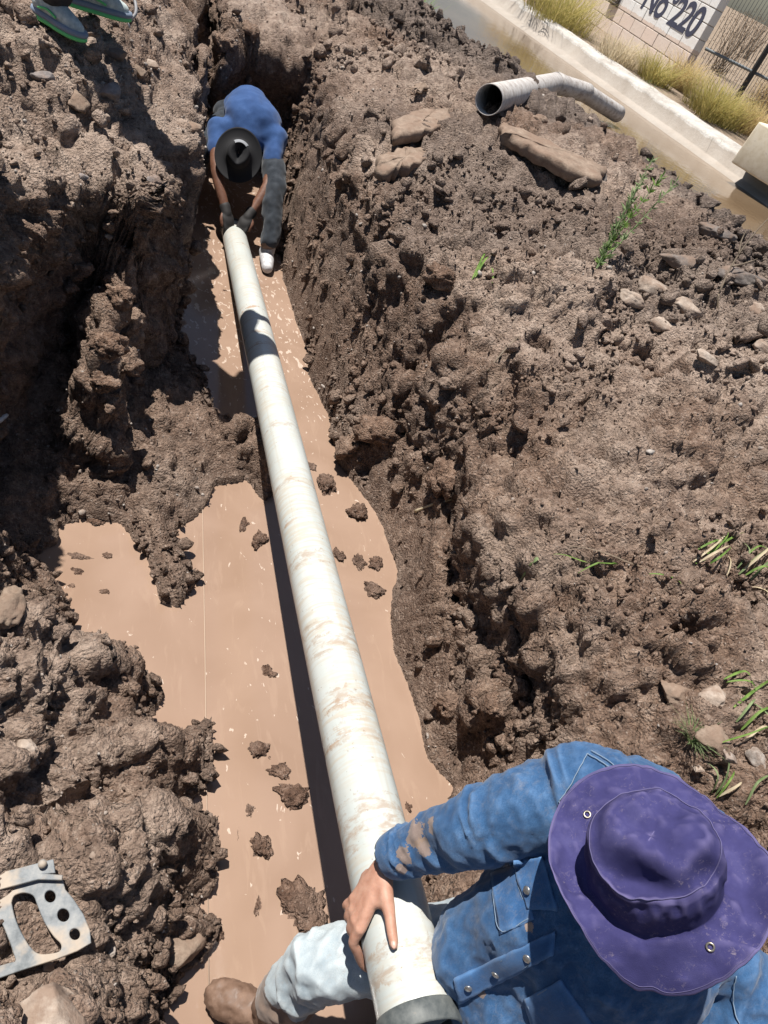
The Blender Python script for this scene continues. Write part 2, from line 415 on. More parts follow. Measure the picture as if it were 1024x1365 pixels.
def soil(name, use_attr=True, tint=(1, 1, 1)):
    b = NB(name); g = b.geo()
    n1 = b.noise(g, 2.3, 3, .6); n2 = b.noise(g, 13, 5, .75); n3 = b.noise(g, 60, 3, .7)
    col = b.ramp(n2, [(.30, (.088, .051, .034)), (.5, (.188, .116, .080)), (.70, (.390, .275, .203))])
    pale = b.ramp(n1, [(.50, 0.0), (.66, 1.0)])
    col = b.mix(b.math('MULTIPLY', pale, .5), col, (.40, .315, .255))
    if use_attr:
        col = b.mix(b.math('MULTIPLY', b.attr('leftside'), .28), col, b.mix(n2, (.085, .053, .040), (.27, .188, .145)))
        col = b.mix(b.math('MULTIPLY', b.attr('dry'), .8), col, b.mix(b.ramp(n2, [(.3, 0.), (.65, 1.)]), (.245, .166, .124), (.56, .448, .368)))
        col = b.mix(b.math('MULTIPLY', b.attr('heap'), .85), col, b.mix(n3, (.055, .042, .037), (.165, .130, .112)))
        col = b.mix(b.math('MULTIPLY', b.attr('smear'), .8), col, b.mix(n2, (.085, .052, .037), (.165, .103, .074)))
        col = b.mix(b.math('MULTIPLY', b.attr('wet'), .75), col, b.mix(n2, (.060, .039, .029), (.150, .100, .074)))
    # small pale grit
    vx = b.n('ShaderNodeTexVoronoi'); vx.inputs['Scale'].default_value = 95; b.l(g, vx.inputs['Vector']); v = vx.outputs['Color']; vd = vx.outputs['Distance']
    sep = b.n('ShaderNodeSeparateColor'); b.l(v, sep.inputs[0])
    pick = b.math('MULTIPLY', b.math('GREATER_THAN', sep.outputs[0], .90), b.math('LESS_THAN', vd, .33))
    col = b.mix(b.math('MULTIPLY', pick, .55), col, (.42, .36, .31))
    n4 = b.noise(g, 34, 4, .75); col = b.mix(b.ramp(n4, [(.36, .60), (.50, 0.)]), col, (.055, .034, .024))
    col = b.mix(b.ramp(n4, [(.53, 0.), (.70, .60)]), col, (.48, .375, .305))
    col = b.mix(b.math('MULTIPLY', b.ramp(n3, [(.35, 0.), (.75, 1.)]), .30), col, (.36, .275, .22))
    if tint != (1, 1, 1): col = b.mix(1.0, col, tint, 'MULTIPLY')
    h = b.math('ADD', b.math('MULTIPLY', b.noise(g, 110, 3, .75), .9), b.math('MULTIPLY', vd, -.55))
    h = b.math('ADD', h, b.math('MULTIPLY', b.noise(g, 42, 3, .7), .8)); nb = b.bump(h, 1.0, .019)
    rough = .92
    if use_attr: rough = b.math('SUBTRACT', .93, b.math('MULTIPLY', b.attr('wet'), b.math('MULTIPLY', n3, .75)))
    b.set(col=col, rough=rough, normal=nb, spec=.35)
    return b.m
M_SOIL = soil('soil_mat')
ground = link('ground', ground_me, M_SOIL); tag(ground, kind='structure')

# soil pieces lying about and rocks use the ground they rest on
def on_ground(px, py, up=0.0):
    d = pray(px, py); ok, loc, nor, idx = ground.ray_cast(V(CAM), V(d))
    if not ok: return V(at(px, py, 1.1)), Vector((0, 0, 1))
    return loc + Vector((0, 0, up)), nor

# ------------------------------------------------------------------ muddy water in the trench
def make_water():
    xs = np.linspace(-.6, 2.3, 30); ys = np.linspace(-1.2, 6.6, 70)
    X, Y = np.meshgrid(xs, ys); vs = np.stack([X.ravel(), Y.ravel(), np.zeros(X.size)], 1)
    me = new_mesh('trench_water', vs, grid_faces(70, 30))
    b = NB('muddy_water_mat'); g = b.geo()
    n = b.noise(g, 3.0, 3, .5, .6); f = b.noise(b.geo((6, 1.3, 1)), 4, 4, .6, .8)
    col = b.ramp(n, [(.3, (.275, .184, .132)), (.7, (.325, .224, .166))])
    # flecks of foam and floating dust, thicker in the far pool
    yz = b.n('ShaderNodeSeparateXYZ'); b.l(g, yz.inputs[0])
    far = b.math('MULTIPLY', b.math('SUBTRACT', yz.outputs[1], 2.6), .9, True)
    big = b.noise(g, 2.1, 3, .5); sp = b.noise(b.geo((1, .55, 1)), 34, 3, .55, .8)
    thr = b.math('SUBTRACT', b.math('SUBTRACT', .712, b.math('MULTIPLY', far, .085)), b.math('MULTIPLY', b.ramp(big, [(.45, 0.), (.7, 1.)]), .05))
    fl = b.math('GREATER_THAN', sp, thr)
    col = b.mix(b.math('MULTIPLY', fl, .65), col, (.60, .50, .42))
    film = b.ramp(f, [(.56, 0.), (.66, .22)])
    col = b.mix(film, col, (.40, .285, .21))
    h = b.noise(g, 7, 3, .5)
    b.set(col=col, rough=.14, spec=.42, normal=b.bump(h, .05, .02))
    o = link('trench_water', me, b.m); tag(o, kind='structure'); return o
make_water()

# taut string line along the trench, lying on the water
vs, F = tube([(.492, 2.63, .004), (.488, 1.6, .003), (.478, .52, .004)], .0017, 6)
tag(link('string_line', quads_mesh('string_line', vs, F), NB('string_mat').set(col=(.44, .33, .25), rough=.7)), 'thin pale taut string lying on the water left of the pipe', 'string')
# ------------------------------------------------------------------ the new pipe
PA = np.array([0.7353, 0.255, 0.752]); PB = np.array([0.7353, 5.08, 0.0585])
PDIR = (PB - PA) / np.linalg.norm(PB - PA)
def make_pipe():
    e = empty('drain_pipe', PA); L = np.linalg.norm(PB - PA)
    q = Vector((0, 0, 1)).rotation_difference(V(PDIR)); e.rotation_mode = 'QUATERNION'; e.rotation_quaternion = q
    n = 48; R = .080; ri = .075
    prof = [(ri, .0), (R - .001, .0), (R, .002)] + [(R, z) for z in np.linspace(.02, L - .002, 40)] + [(R - .001, L), (ri, L), (ri, L - .3), (ri, .0)]
    ang = np.linspace(0, 2 * np.pi, n, endpoint=False)
    vs = np.concatenate([np.stack([r * np.cos(ang), r * np.sin(ang), np.full(n, z)], 1) for r, z in prof])
    b = NB('pvc_mat'); c = b.co()
    n1 = b.noise(b.co((3, 3, .6)), 3, 4, .6); 
    col = b.ramp(n1, [(.35, (.44, .47, .45)), (.65, (.53, .55, .525))])
    # rings of handling dirt, mud smears
    ring = b.noise(b.co((6, 6, 55)), 1.6, 3, .6, .4); zone = b.noise(b.co((2.2, 2.2, 2.4)), 1.4, 3, .5)
    col = b.mix(b.math('MULTIPLY', b.ramp(ring, [(.46, 0.), (.58, 1.)]), b.math('MULTIPLY', b.ramp(zone, [(.38, 0.), (.55, 1.)]), .6)), col, (.47, .41, .32))
    mud = b.noise(b.co((10, 10, 5)), 2.2, 6, .72, .5); mz = b.noise(b.co((4, 4, 2.0)), 1.7, 2, .5)
    mz = b.noise(b.co((.6, .6, 3.4)), 1.6, 3, .6); mm = b.math('MULTIPLY', b.ramp(b.math('ADD', b.math('MULTIPLY', mud, .6), b.math('MULTIPLY', ring, .4)), [(.50, 0.), (.57, 1.)]), b.ramp(mz, [(.57, 0.), (.62, 1.)]))
    col = b.mix(b.math('MULTIPLY', mm, .85), col, b.mix(mud, (.23, .14, .085), (.42, .29, .2)))
    zp = b.n('ShaderNodeSeparateXYZ'); b.l(c, zp.inputs[0]); br = b.noise(b.co((16, 16, 40)), 1.3, 5, .7, .4)
    for zb, wb in ((1.313, .030), (1.02, .024), (.942, .034), (.747, .030), (.72, .012), (.419, .040), (.36, .020), (2.152, .022), (3.044, .020), (.09, .035), (.62, .012), (1.75, .014)):      # bands of smeared mud where it was carried
        dz_ = b.math('ABSOLUTE', b.math('SUBTRACT', b.math('ADD', zp.outputs[2], b.math('MULTIPLY', b.math('SUBTRACT', mud, .5), .10)), zb))
        bm_ = b.math('MULTIPLY', b.math('LESS_THAN', dz_, wb), b.ramp(br, [(.46, 0.), (.60, .62)])); col = b.mix(bm_, col, b.mix(br, (.44, .33, .235), (.27, .18, .12)))
    streak = b.noise(b.co((34, 34, .8)), 1.0, 5, .7); col = b.mix(b.ramp(streak, [(.56, 0.), (.72, .45)]), col, (.44, .37, .28))
    sp = b.noise(c, 90, 3, .6); col = b.mix(b.ramp(sp, [(.66, 0.), (.72, .7)]), col, (.25, .18, .13))
    b.set(col=col, rough=b.math('ADD', .36, b.math('MULTIPLY', mm, .5)), spec=.45, normal=b.bump(b.math('ADD', b.math('MULTIPLY', mm, .6), b.math('MULTIPLY', ring, .1)), .5, .003))
    tubeo = link('tube', new_mesh('tube', vs, grid_faces(len(prof), n, True)), b.m, e)
    # dark rubber gasket collar at the near end and black band at the far end
    def ringpart(name, z0, z1, r1, mat):
        pr = [(R + .0005, z0), (r1 - .002, z0), (r1, z0 + .003), (r1 + .001, (z0 + z1) / 2), (r1, z1 - .003), (r1 - .002, z1), (R + .0005, z1), (R + .0005, z0)]
        v = np.concatenate([np.stack([r * np.cos(ang), r * np.sin(ang), np.full(n, z)], 1) for r, z in pr])
        return link(name, new_mesh(name, v, grid_faces(len(pr), n, True)), mat, e)
    k = NB('rubber_mat'); nn = k.noise(k.co(), 30, 5, .65)
    k.set(col=k.ramp(nn, [(.35, (.055, .065, .068)), (.62, (.13, .14, .135)), (.75, (.28, .22, .17))]), rough=.6)
    ringpart('gasket_collar', -.03, .012, .0850, k.m)
    k2 = NB('black_band_mat'); k2.set(col=(.03, .03, .032), rough=.55)
    ringpart('band', L - .05, L - .01, .0845, k2.m)
    tag(e, 'long off-white plastic drain pipe smeared with mud lying along the trench', 'pipe')
    return e
make_pipe()
# ------------------------------------------------------------------ loose clods and grit (too many to count)
def ico(sub):
    bm = bmesh.new(); bmesh.ops.create_icosphere(bm, subdivisions=sub, radius=1.0)
    v = np.array([x.co[:] for x in bm.verts]); f = np.array([[x.index for x in p.verts] for p in bm.faces]); bm.free(); return v, f
ICO1, ICO2, ICO3, ICO4 = ico(1), ico(2), ico(3), ico(4)
def lump(base, seed, amp=.35, ang=.0, freq=1.3):
    v, f = base; r = 1 + amp * fbm(v * freq + seed * 7.7, seed, 3, .6)
    p = v * r[:, None]
    if ang:
        rg = np.random.default_rng(seed)
        for _ in range(11):
            n = rg.normal(size=3); n /= np.linalg.norm(n); d = p @ n; lim = rg.uniform(.48, .82)
            p = p - np.maximum(d - lim, 0)[:, None] * n * ang
    return p
def rand_rot(n, rg):
    q = rg.normal(size=(n, 4)); q /= np.linalg.norm(q, axis=1)[:, None]; a, b, c, d = q.T
    return np.stack([np.stack([1 - 2 * (c * c + d * d), 2 * (b * c - a * d), 2 * (b * d + a * c)], -1),
                     np.stack([2 * (b * c + a * d), 1 - 2 * (b * b + d * d), 2 * (c * d - a * b)], -1),
                     np.stack([2 * (b * d - a * c), 2 * (c * d + a * b), 1 - 2 * (b * b + c * c)], -1)], 1)
def scatter(name, n, prob, rmin, rmax, mat, seed, base=ICO2, sink=.25, ang=.9, power=2.2, attrs=True, flat=.75):
    rg = np.random.default_rng(seed)
    p = np.clip(prob, 0, None); p = p / p.sum()
    idx = rg.choice(len(Pd), n, p=p)
    r = rmin * (1 - rg.random(n) * (1 - (rmin / rmax) ** power)) ** (-1 / power)
    dd = np.linalg.norm(Pd[idx] - CAM, axis=1); r = r * np.clip(dd / 2.6, .75, 1.6)
    vars_ = [lump(base, seed + k, .55, ang, 1.5) for k in range(14)]; f = base[1]; nv = len(base[0])
    Rm = rand_rot(n, rg); sc = rg.uniform(.6, 1.15, (n, 3)); sc[:, 2] *= flat
    tp = rg.integers(0, 14, n); VV = np.stack(vars_)[tp] * sc[:, None, :]
    VV = np.einsum('nij,nkj->nki', Rm, VV) * r[:, None, None]
    VV = VV + (Pd[idx] + Nf[idx] * (r * (.55 - sink * 2 * rg.random(n)))[:, None])[:, None, :]
    F = (f[None] + (np.arange(n) * nv)[:, None, None]).reshape(-1, 3)
    me = new_mesh(name, VV.reshape(-1, 3), F, smooth=len(base[0]) > 20)
    if attrs:
        for nm in ('wet', 'heap', 'leftside', 'smear', 'dry'):
            src = np.zeros(len(Pd), np.float32); ground_me.attributes[nm].data.foreach_get('value', src)
            set_attr(me, nm, np.repeat(src[idx] * (.3 if nm == 'smear' else 1), nv))
    o = link(name, me, mat); return o
qv = qof(Pf[:, 0], Pf[:, 1])
inview = ((Pf[:, 1] > .15) & (Pf[:, 1] < 9.5) & (Pf[:, 0] > -1.6) & (Pf[:, 0] < 5) & (qv < 6.3)).astype(np.float32)
# cells of the grid that the camera sees larger get more clods
onland = (zz > .0).astype(np.float32)
patch = np.clip(.25 + 1.4 * fbm(Pf * 2.1, 301, 3), .03, 1.6) * (1 - .35 * smear) * (1 + .5 * rgt * sstep(.6, .9, zz))
q_ = (Pd - CAM) @ RW; pxx = 512 + FPX * q_[:, 0] / np.maximum(q_[:, 2], .1); pyy = 682.5 + FPX * q_[:, 1] / np.maximum(q_[:, 2], .1)
# nothing loose lies on the old pipe, the slabs or the metal plate
clear = np.ones(len(Pd), np.float32)
for x0, y0, x1, y1 in ((632, 95, 840, 196), (500, 192, 572, 226), (525, 142, 602, 178), (668, 155, 810, 246), (0, 1150, 130, 1310)): clear[(pxx > x0) & (pxx < x1) & (pyy > y0) & (pyy < y1)] = .12
inview = inview * clear
prob = inview * onland * patch * (1 + 3 * heap) * (1 + 2.0 * np.exp(-(sdf / .07) ** 2))
o = scatter('soil_crumbs', 34000, prob + (.25 + .5 * rgt * (1 - smear)) * inview * onland, .0034, .0115, M_SOIL, 10, base=ICO1, sink=.10)
tag(o, 'fine brown soil crumbs over the dug ground', 'soil', kind='stuff')
o = scatter('soil_clods', 9300, prob, .0085, .042, M_SOIL, 11, sink=.13, power=2.0)
tag(o, 'countless loose brown mud clods over the dug ground', 'soil', kind='stuff')
o = scatter('large_soil_clods', 400, inview * onland * np.clip(fbm(Pf * 1.7, 302, 2) + .15 + heap, .02, 2), .028, .06, M_SOIL, 12, base=ICO3, sink=.32)
tag(o, 'larger loose mud clods over both banks', 'soil', kind='stuff')
def stone_mat(name, c0, c1, c2=None):
    b = NB(name); g = b.geo(); n = b.noise(g, 16, 6, .65); n2 = b.noise(g, 70, 4, .7)
    col = b.ramp(n, [(.3, c0), (.65, c1)] if c2 is None else [(.3, c0), (.55, c1), (.75, c2)])
    col = b.mix(b.math('MULTIPLY', b.ramp(n2, [(.4, 0.), (.7, 1.)]), .4), col, tuple(x * .55 for x in c0))
    so = b.noise(g, 9, 5, .7); col = b.mix(b.ramp(so, [(.44, 0.), (.60, .75)]), col, (.215, .145, .106))       # earth stuck to it
    b.set(col=col, rough=.9, spec=.25, normal=b.bump(n2, .7, .006)); return b.m
M_GRIT = stone_mat('grit_mat', (.27, .235, .21), (.46, .415, .375))
M_PALE = stone_mat('pale_stone_mat', (.26, .20, .16), (.41, .335, .275), (.52, .455, .395))
M_GREY = stone_mat('grey_stone_mat', (.17, .15, .145), (.30, .27, .26))
M_DARK = stone_mat('dark_stone_mat', (.085, .07, .064), (.19, .165, .15), (.33, .29, .26))
M_TAN = stone_mat('tan_crust_mat', (.17, .12, .088), (.32, .245, .19))
o = scatter('pale_grit', 3600, inview * onland * np.clip(.1 + fbm(Pf * 1.9, 303, 2) + .7 * (1 - rgt) * sstep(1.5, .6, Pf[:, 1]) + .8 * (1 - rgt) * sstep(.85, 1.0, zz), .02, 2), .004, .016, M_GRIT, 13, attrs=False, sink=.3, base=ICO1)
tag(o, 'fine pale grit and pebbles strewn over the banks', 'gravel', kind='stuff')

# ------------------------------------------------------------------ single stones and slabs
def rock(name, px, py, wpx, hpx, mat, seed, label, cat='rock', group=None, ang=.8, amp=.28, thick=.6, up=.0, rz=None, z=None, base=ICO4, lumps=0.0):
    if z is None: p, nrm = on_ground(px, py)
    else: p, nrm = V(at(px, py, z)), Vector((0, 0, 1))
    dep = float((np.array(p) - CAM) @ RW[:, 2]); a = .5 * wpx * dep / FPX; c = .5 * hpx * dep / FPX
    v = lump(base, seed, amp, ang, 1.1)
    if lumps: 
        r0 = np.linalg.norm(v, axis=1); v = v * (1 + lumps * (domes(v * 2.2 + seed, seed) + .6 * domes(v * 4.6 + seed, seed + 5) - .5))[:, None]
    v = v * (1 + .05 * fbm(v * 5 + seed, seed + 9, 3))[:, None]; v = v / np.abs(v).max(0)
    right = RW[:, 0] - np.array([0, 0, RW[2, 0]]); right /= np.linalg.norm(right); fw = np.array([-right[1], right[0], 0])
    ell = np.stack([v[:, 0] * a, v[:, 1] * c * 1.15, v[:, 2] * min(a, c) * thick * 1.1], 1)
    me = new_mesh(name, ell, base[1], smooth=lumps > 0); 
    o = link(name, me, mat, loc=(p[0], p[1], p[2] + up * dep / FPX + min(a, c) * thick * .16))
    o.rotation_euler = (0, 0, math.atan2(right[1], right[0]) + (rz or 0))
    tag(o, label, cat, group); return o
def slab(name, pts, thick, mat, seed, label, cat='slab', lift=.0, z=None):
    """broken flat slab with an uneven outline given by photo pixels of its upper face"""
    G = [on_ground(x, y)[0] for x, y in pts]; zt = max(g.z for g in G) + lift if z is None else z
    zm = sum(g.z for g in G) / len(G)
    W = np.array([at(x, y, zm + lift)[:2] for x, y in pts]); c = W.mean(0)
    zs = np.array([g.z for g in G]); A = np.c_[W - c, np.ones(len(W))]; k = np.linalg.lstsq(A, zs, rcond=None)[0]
    n = len(W); rg = np.random.default_rng(seed); out = []
    for i in range(n):                          # ragged edge
        a, b = W[i], W[(i + 1) % n]
        for t in np.linspace(0, 1, 7)[:-1]: out.append(a + (b - a) * t + rg.normal(size=2) * .011)
    out = np.array(out) - c; m = len(out); rings = []
    for s, dz in ((.0, .004), (.3, .004), (.55, .004), (.75, .002), (.88, .002), (.97, -.002), (1.0, -.012), (1.03, -thick * .35), (.99, -thick * .7), (.93, -thick)):
        o2 = out * s; zz_ = o2 @ k[:2] * .6 + dz + .009 * fbm(np.c_[o2 * 22, np.full(m, seed + dz * 20)], seed, 4, .6)
        rings.append(np.c_[o2, zz_])
    vs = np.concatenate(rings); F = grid_faces(len(rings), m, True)[:, ::-1]
    o = link(name, new_mesh(name, vs, F, smooth=False), mat, loc=(c[0], c[1], zm + lift)); tag(o, label, cat); return o
# ------------------------------------------------------------------ irrigation canal and the far bank
ZC = 1.0
c0 = at(768, 92, ZC)[:2]; c1 = at(1024, 276, ZC)[:2]
CT = (c1 - c0) / np.linalg.norm(c1 - c0); CNn = np.array([-CT[1], CT[0]]); 
if CNn @ np.array([1, .4]) < 0: CNn = -CNn
CO = c1
def cpt(t, n, z): p = CO + CT * t + CNn * n; return np.array([p[0], p[1], z])
def sheet(name, rows, mat, kind='structure'):
    R_ = np.array(rows); me = new_mesh(name, R_.reshape(-1, 3), grid_faces(R_.shape[0], R_.shape[1]), smooth=False)
    o = link(name, me, mat); tag(o, kind=kind); return o
bcw = NB('canal_water_mat'); g = bcw.geo(); 
nz = bcw.noise(bcw.geo((1, 1, 1)), 1.4, 4, .6)
bcw.set(col=bcw.ramp(nz, [(.3, (.14, .092, .052)), (.7, (.19, .132, .08))]), rough=.07, spec=.6, normal=bcw.bump(bcw.noise(g, 11, 3, .5), .10, .02))
sheet('canal_water', [[cpt(t, n, ZC) for t in np.linspace(-45, 25, 60)] for n in np.linspace(-3.4, .35, 8)], bcw.m)
bk = NB('canal_concrete_mat'); g = bk.geo(); n1 = bk.noise(g, 3.5, 6, .7); n2 = bk.noise(g, 26, 5, .7)
colk = bk.ramp(n1, [(.30, (.30, .27, .235)), (.55, (.50, .47, .43)), (.75, (.62, .60, .56))])
colk = bk.mix(bk.ramp(n2, [(.52, 0.), (.70, .6)]), colk, (.17, .15, .13))
zk = bk.n('ShaderNodeSeparateXYZ'); bk.l(g, zk.inputs[0])
colk = bk.mix(bk.ramp(bk.math('ADD', zk.outputs[2], bk.math('MULTIPLY', bk.math('SUBTRACT', n1, .5), .12)), [(.0, 0.), (1., 1.)]), colk, colk)
lowk = bk.math('LESS_THAN', bk.math('ADD', zk.outputs[2], bk.math('MULTIPLY', bk.math('SUBTRACT', n1, .5), .10)), 1.185)
colk = bk.mix(bk.math('MULTIPLY', lowk, .7), colk, bk.mix(n2, (.24, .20, .165), (.42, .36, .30)))
bk.set(col=colk, rough=.9, normal=bk.bump(n2, .5, .01))
def kerb():
    ts = np.concatenate([np.linspace(-40, -12, 40), np.linspace(-11.9, 14, 260)]); prof = [(-.10, .80), (-.02, .985), (.12, 1.045), (.16, 1.055), (.17, 1.20), (.20, 1.225), (.55, 1.245), (.58, 1.24), (.60, 1.15), (.62, .9)]
    rows = []
    for n, z in prof:
        q = np.array([cpt(t, n, z) for t in ts]); j = fbm(q * 3.0, 400, 4) * .006
        lost = sstep(-4.0, -4.6, ts) * sstep(.13, .17, np.full(len(ts), n)) * (1 if n < .3 else 0)      # broken front edge
        q[:, 2] += j * (1 if z > .9 else 0); q[:, :2] += CNn * (j * .8)[:, None] + CNn * (lost * (.12 + .06 * vnoise(q * 2.5, 401)))[:, None]
        rows.append(q)
    o = link('canal_kerb', new_mesh('canal_kerb', np.array(rows).reshape(-1, 3), grid_faces(len(prof), len(ts)), smooth=False), bk.m); tag(o, kind='structure')
kerb()
bl = NB('dirt_mat'); g = bl.geo(); n1 = bl.noise(g, 2, 5, .6); n2 = bl.noise(g, 30, 5, .7)
bl.set(col=bl.mix(bl.math('MULTIPLY', n2, .6), bl.ramp(n1, [(.3, (.22, .16, .11)), (.7, (.36, .28, .20))]), (.13, .095, .07)), rough=.95, normal=bl.bump(n2, .6, .02))
tt = np.concatenate([[-300, -80], np.linspace(-30, 12, 60), [60, 300]]); nn_ = np.concatenate([np.linspace(.55, 9, 30), [30, 120, 400]])
rows = []
for n in nn_:
    q = np.array([cpt(t, n, 1.19) for t in tt]); q[:, 2] += .05 * fbm(q * .9, 410, 3) * (1 if n < 12 else 0) + .0 * n; rows.append(q)
sheet('far_bank', rows, bl.m)

# block wall
WZ = 1.2
wA = at(783, 27, WZ)[:2]; ca_, sa_ = math.cos(-.16), math.sin(-.16); wB = wA + np.array([CT[0] * ca_ - CT[1] * sa_, CT[0] * sa_ + CT[1] * ca_]) * 3.35
wU = wB - wA; WL = np.linalg.norm(wU); wU /= WL; wNn = np.array([wU[1], -wU[0]])
if wNn @ (-wA) < 0: wNn = -wNn
bw = NB('painted_block_mat'); g = bw.geo(); n1 = bw.noise(g, 2.2, 5, .65); n2 = bw.noise(g, 20, 5, .7)
oi = bw.n('ShaderNodeObjectInfo')
zs = bw.n('ShaderNodeSeparateXYZ'); bw.l(g, zs.inputs[0])
white = bw.math('GREATER_THAN', bw.math('ADD', zs.outputs[2], bw.math('MULTIPLY', bw.math('SUBTRACT', n2, .5), .10)), WZ + .47)
base = bw.mix(n1, (.70, .54, .45), (.80, .69, .61)); base = bw.mix(bw.math('MULTIPLY', oi.outputs['Random'], .4), base, (.68, .62, .56))
wh = bw.mix(bw.ramp(n1, [(.35, .5), (.6, 0.)]), (.86, .86, .85), (.76, .68, .61))
colw = bw.mix(white, base, wh); colw = bw.mix(bw.ramp(n2, [(.60, 0.), (.75, .35)]), colw, (.30, .24, .2))
bw.set(col=colw, rough=.92, normal=bw.bump(n2, .4, .008))
bj = NB('mortar_mat'); bj.set(col=(.42, .36, .31), rough=.95)
def wpt(u, d, z): p = wA + wU * u + wNn * d; return np.array([p[0], p[1], z])
wang = math.atan2(wU[1], wU[0])
wall = empty('block_wall', wpt(0, 0, WZ), (0, 0, wang))
BWd, BH, TH = WL / round(WL / .40), .205, .15
sgn = 1 if (np.array([-wU[1], wU[0]]) @ wNn) > 0 else -1
NCOL = round(WL / .40); NROW = 9
bm = bmesh.new(); bm_box(bm, (WL / 2, -sgn * TH / 2, NROW * BH / 2), (WL - .02, TH - .016, NROW * BH - .006)); link('mortar', bm_mesh('mortar', bm), bj.m, wall)
bm = bmesh.new(); bm_box(bm, (0, 0, 0), (BWd - .012, TH, BH - .012), bev=.006); blk = bm_mesh('block', bm); blk.materials.append(bw.m)
bm = bmesh.new(); bm_box(bm, (0, 0, 0), (BWd / 2 - .012, TH, BH - .012), bev=.006); hblk = bm_mesh('half_block', bm); hblk.materials.append(bw.m)
VU0, VU1, VZ0 = .36, .62, .62
for r in range(NROW):
    k = 0.0 if r % 2 == 0 else -BWd / 2
    while k < WL - .01:
        half = k < 0 or k + BWd > WL + .01
        u = (k + BWd / 2) if not half else (BWd / 4 if k < 0 else k + BWd / 4)
        o = link('block', hblk if half else blk, None, wall, loc=(u, -sgn * (TH / 2 - random.uniform(0, .006)), (r + .5) * BH))
        k += BWd
tag(wall, 'low white painted block wall with hand-painted number beyond the canal', 'wall')
# dark vent panel on the wall
bm = bmesh.new(); bm_box(bm, (0, 0, 0), (.30, .05, .62), bev=.004)
md = NB('vent_frame_mat'); md.set(col=(.10, .085, .075), rough=.7)
vent = link('vent', bm_mesh('vent', bm), md.m, None, loc=wpt(.62, .03, WZ + .72), rot=(0, 0, wang)); 
bm = bmesh.new()
bm_box(bm, (0, 0, 0), (.27, .012, .022)); sl = bm_mesh('slat', bm); ms = NB('vent_slat_mat'); ms.set(col=(.16, .135, .12), rough=.7); sl.materials.append(ms.m)
for k in range(14): link('slat', sl, None, vent, loc=(0, sgn * .03, -.28 + k * .043), rot=(math.radians(-25 * sgn), 0, 0))
tag(vent, 'dark slatted vent panel on the block wall beyond the canal', 'vent')
# painted number
bt = NB('number_paint_mat'); bt.set(col=(.055, .06, .10), rough=.85)
def painted_text(txt, u, z, h, name):
    cu = bpy.data.curves.new(name, 'FONT'); cu.body = txt; cu.size = h * 1.38; cu.extrude = .002; cu.shear = .12; cu.offset = .012; cu.space_character = .92
    tmp = bpy.data.objects.new('tmp', cu); COL.objects.link(tmp); dg = bpy.context.evaluated_depsgraph_get()
    me = bpy.data.meshes.new_from_object(tmp.evaluated_get(dg)); bpy.data.objects.remove(tmp)
    me.materials.clear(); me.materials.append(bt.m)
    o = link(name, me, None, wall); 
    if sgn > 0: o.matrix_local = Matrix.Translation((u, .006, z)) @ Matrix.Rotation(math.pi, 4, 'Z') @ Matrix.Rotation(math.pi / 2, 4, 'X')
    else: o.matrix_local = Matrix.Translation((u, .006 * sgn, z)) @ Matrix.Rotation(math.pi / 2, 4, 'X')
    return o
TXT = painted_text('No\u00b0220', 1.42, .58, .42, 'painted_number')

# concrete gate block on the kerb
bp = NB('cream_concrete_mat'); g = bp.geo(); n1 = bp.noise(g, 14, 5, .65)
bp.set(col=bp.ramp(n1, [(.35, (.62, .54, .40)), (.6, (.72, .65, .52)), (.78, (.50, .44, .36))]), rough=.85, normal=bp.bump(n1, .3, .005))
gp = at(1006, 226, 1.22); bm = bmesh.new(); bm_box(bm, (0, 0, .2), (.62, .42, .44), bev=.02)
for v in bm.verts: v.co.x *= 1 - .12 * max(v.co.z, 0)
gate = link('gate_block', bm_mesh('gate_block', bm, True), bp.m, loc=(gp[0] + .1, gp[1] - .05, 1.2), rot=(0, 0, math.atan2(CT[1], CT[0]) + .25))
tag(gate, 'cream concrete block standing on the canal kerb', 'block')

# wire fence with posts and rail, right of the wall
mf = NB('fence_metal_mat'); mf.set(col=(.18, .20, .21), rough=.6, metal=.4)
mfd = NB('fence_post_mat'); mfd.set(col=(.04, .04, .04), rough=.7)
fA = wpt(WL + .12, -.1, WZ)[:2]; fB = at(1100, 205, WZ)[:2]; fu = fB - fA; FL = np.linalg.norm(fu); fu /= FL
fence = empty('wire_fence', (*fA, WZ), (0, 0, math.atan2(fu[1], fu[0])))
bm = bmesh.new(); bm_box(bm, (0, 0, .9), (.07, .07, 1.9), bev=.006); pm = bm_mesh('post', bm); pm.materials.append(mfd.m)
for k in range(4): link('post', pm, None, fence, loc=(FL * (.32 + .33 * k), 0, -.05))
for z in (.55, 1.5):
    vs, F = tube([(0, 0, z), (FL * 1.4, 0, z)], .022, 8); link('rail', quads_mesh('rail', vs, F), mf.m, fence)
bm = bmesh.new(); bm_box(bm, (0, 0, .8), (.006, .006, 1.55)); wm = bm_mesh('wire', bm); wm.materials.append(mf.m)
for k in range(int(FL * 1.4 / .055)): link('wire', wm, None, fence, loc=(.03 + k * .055, .035, 0))
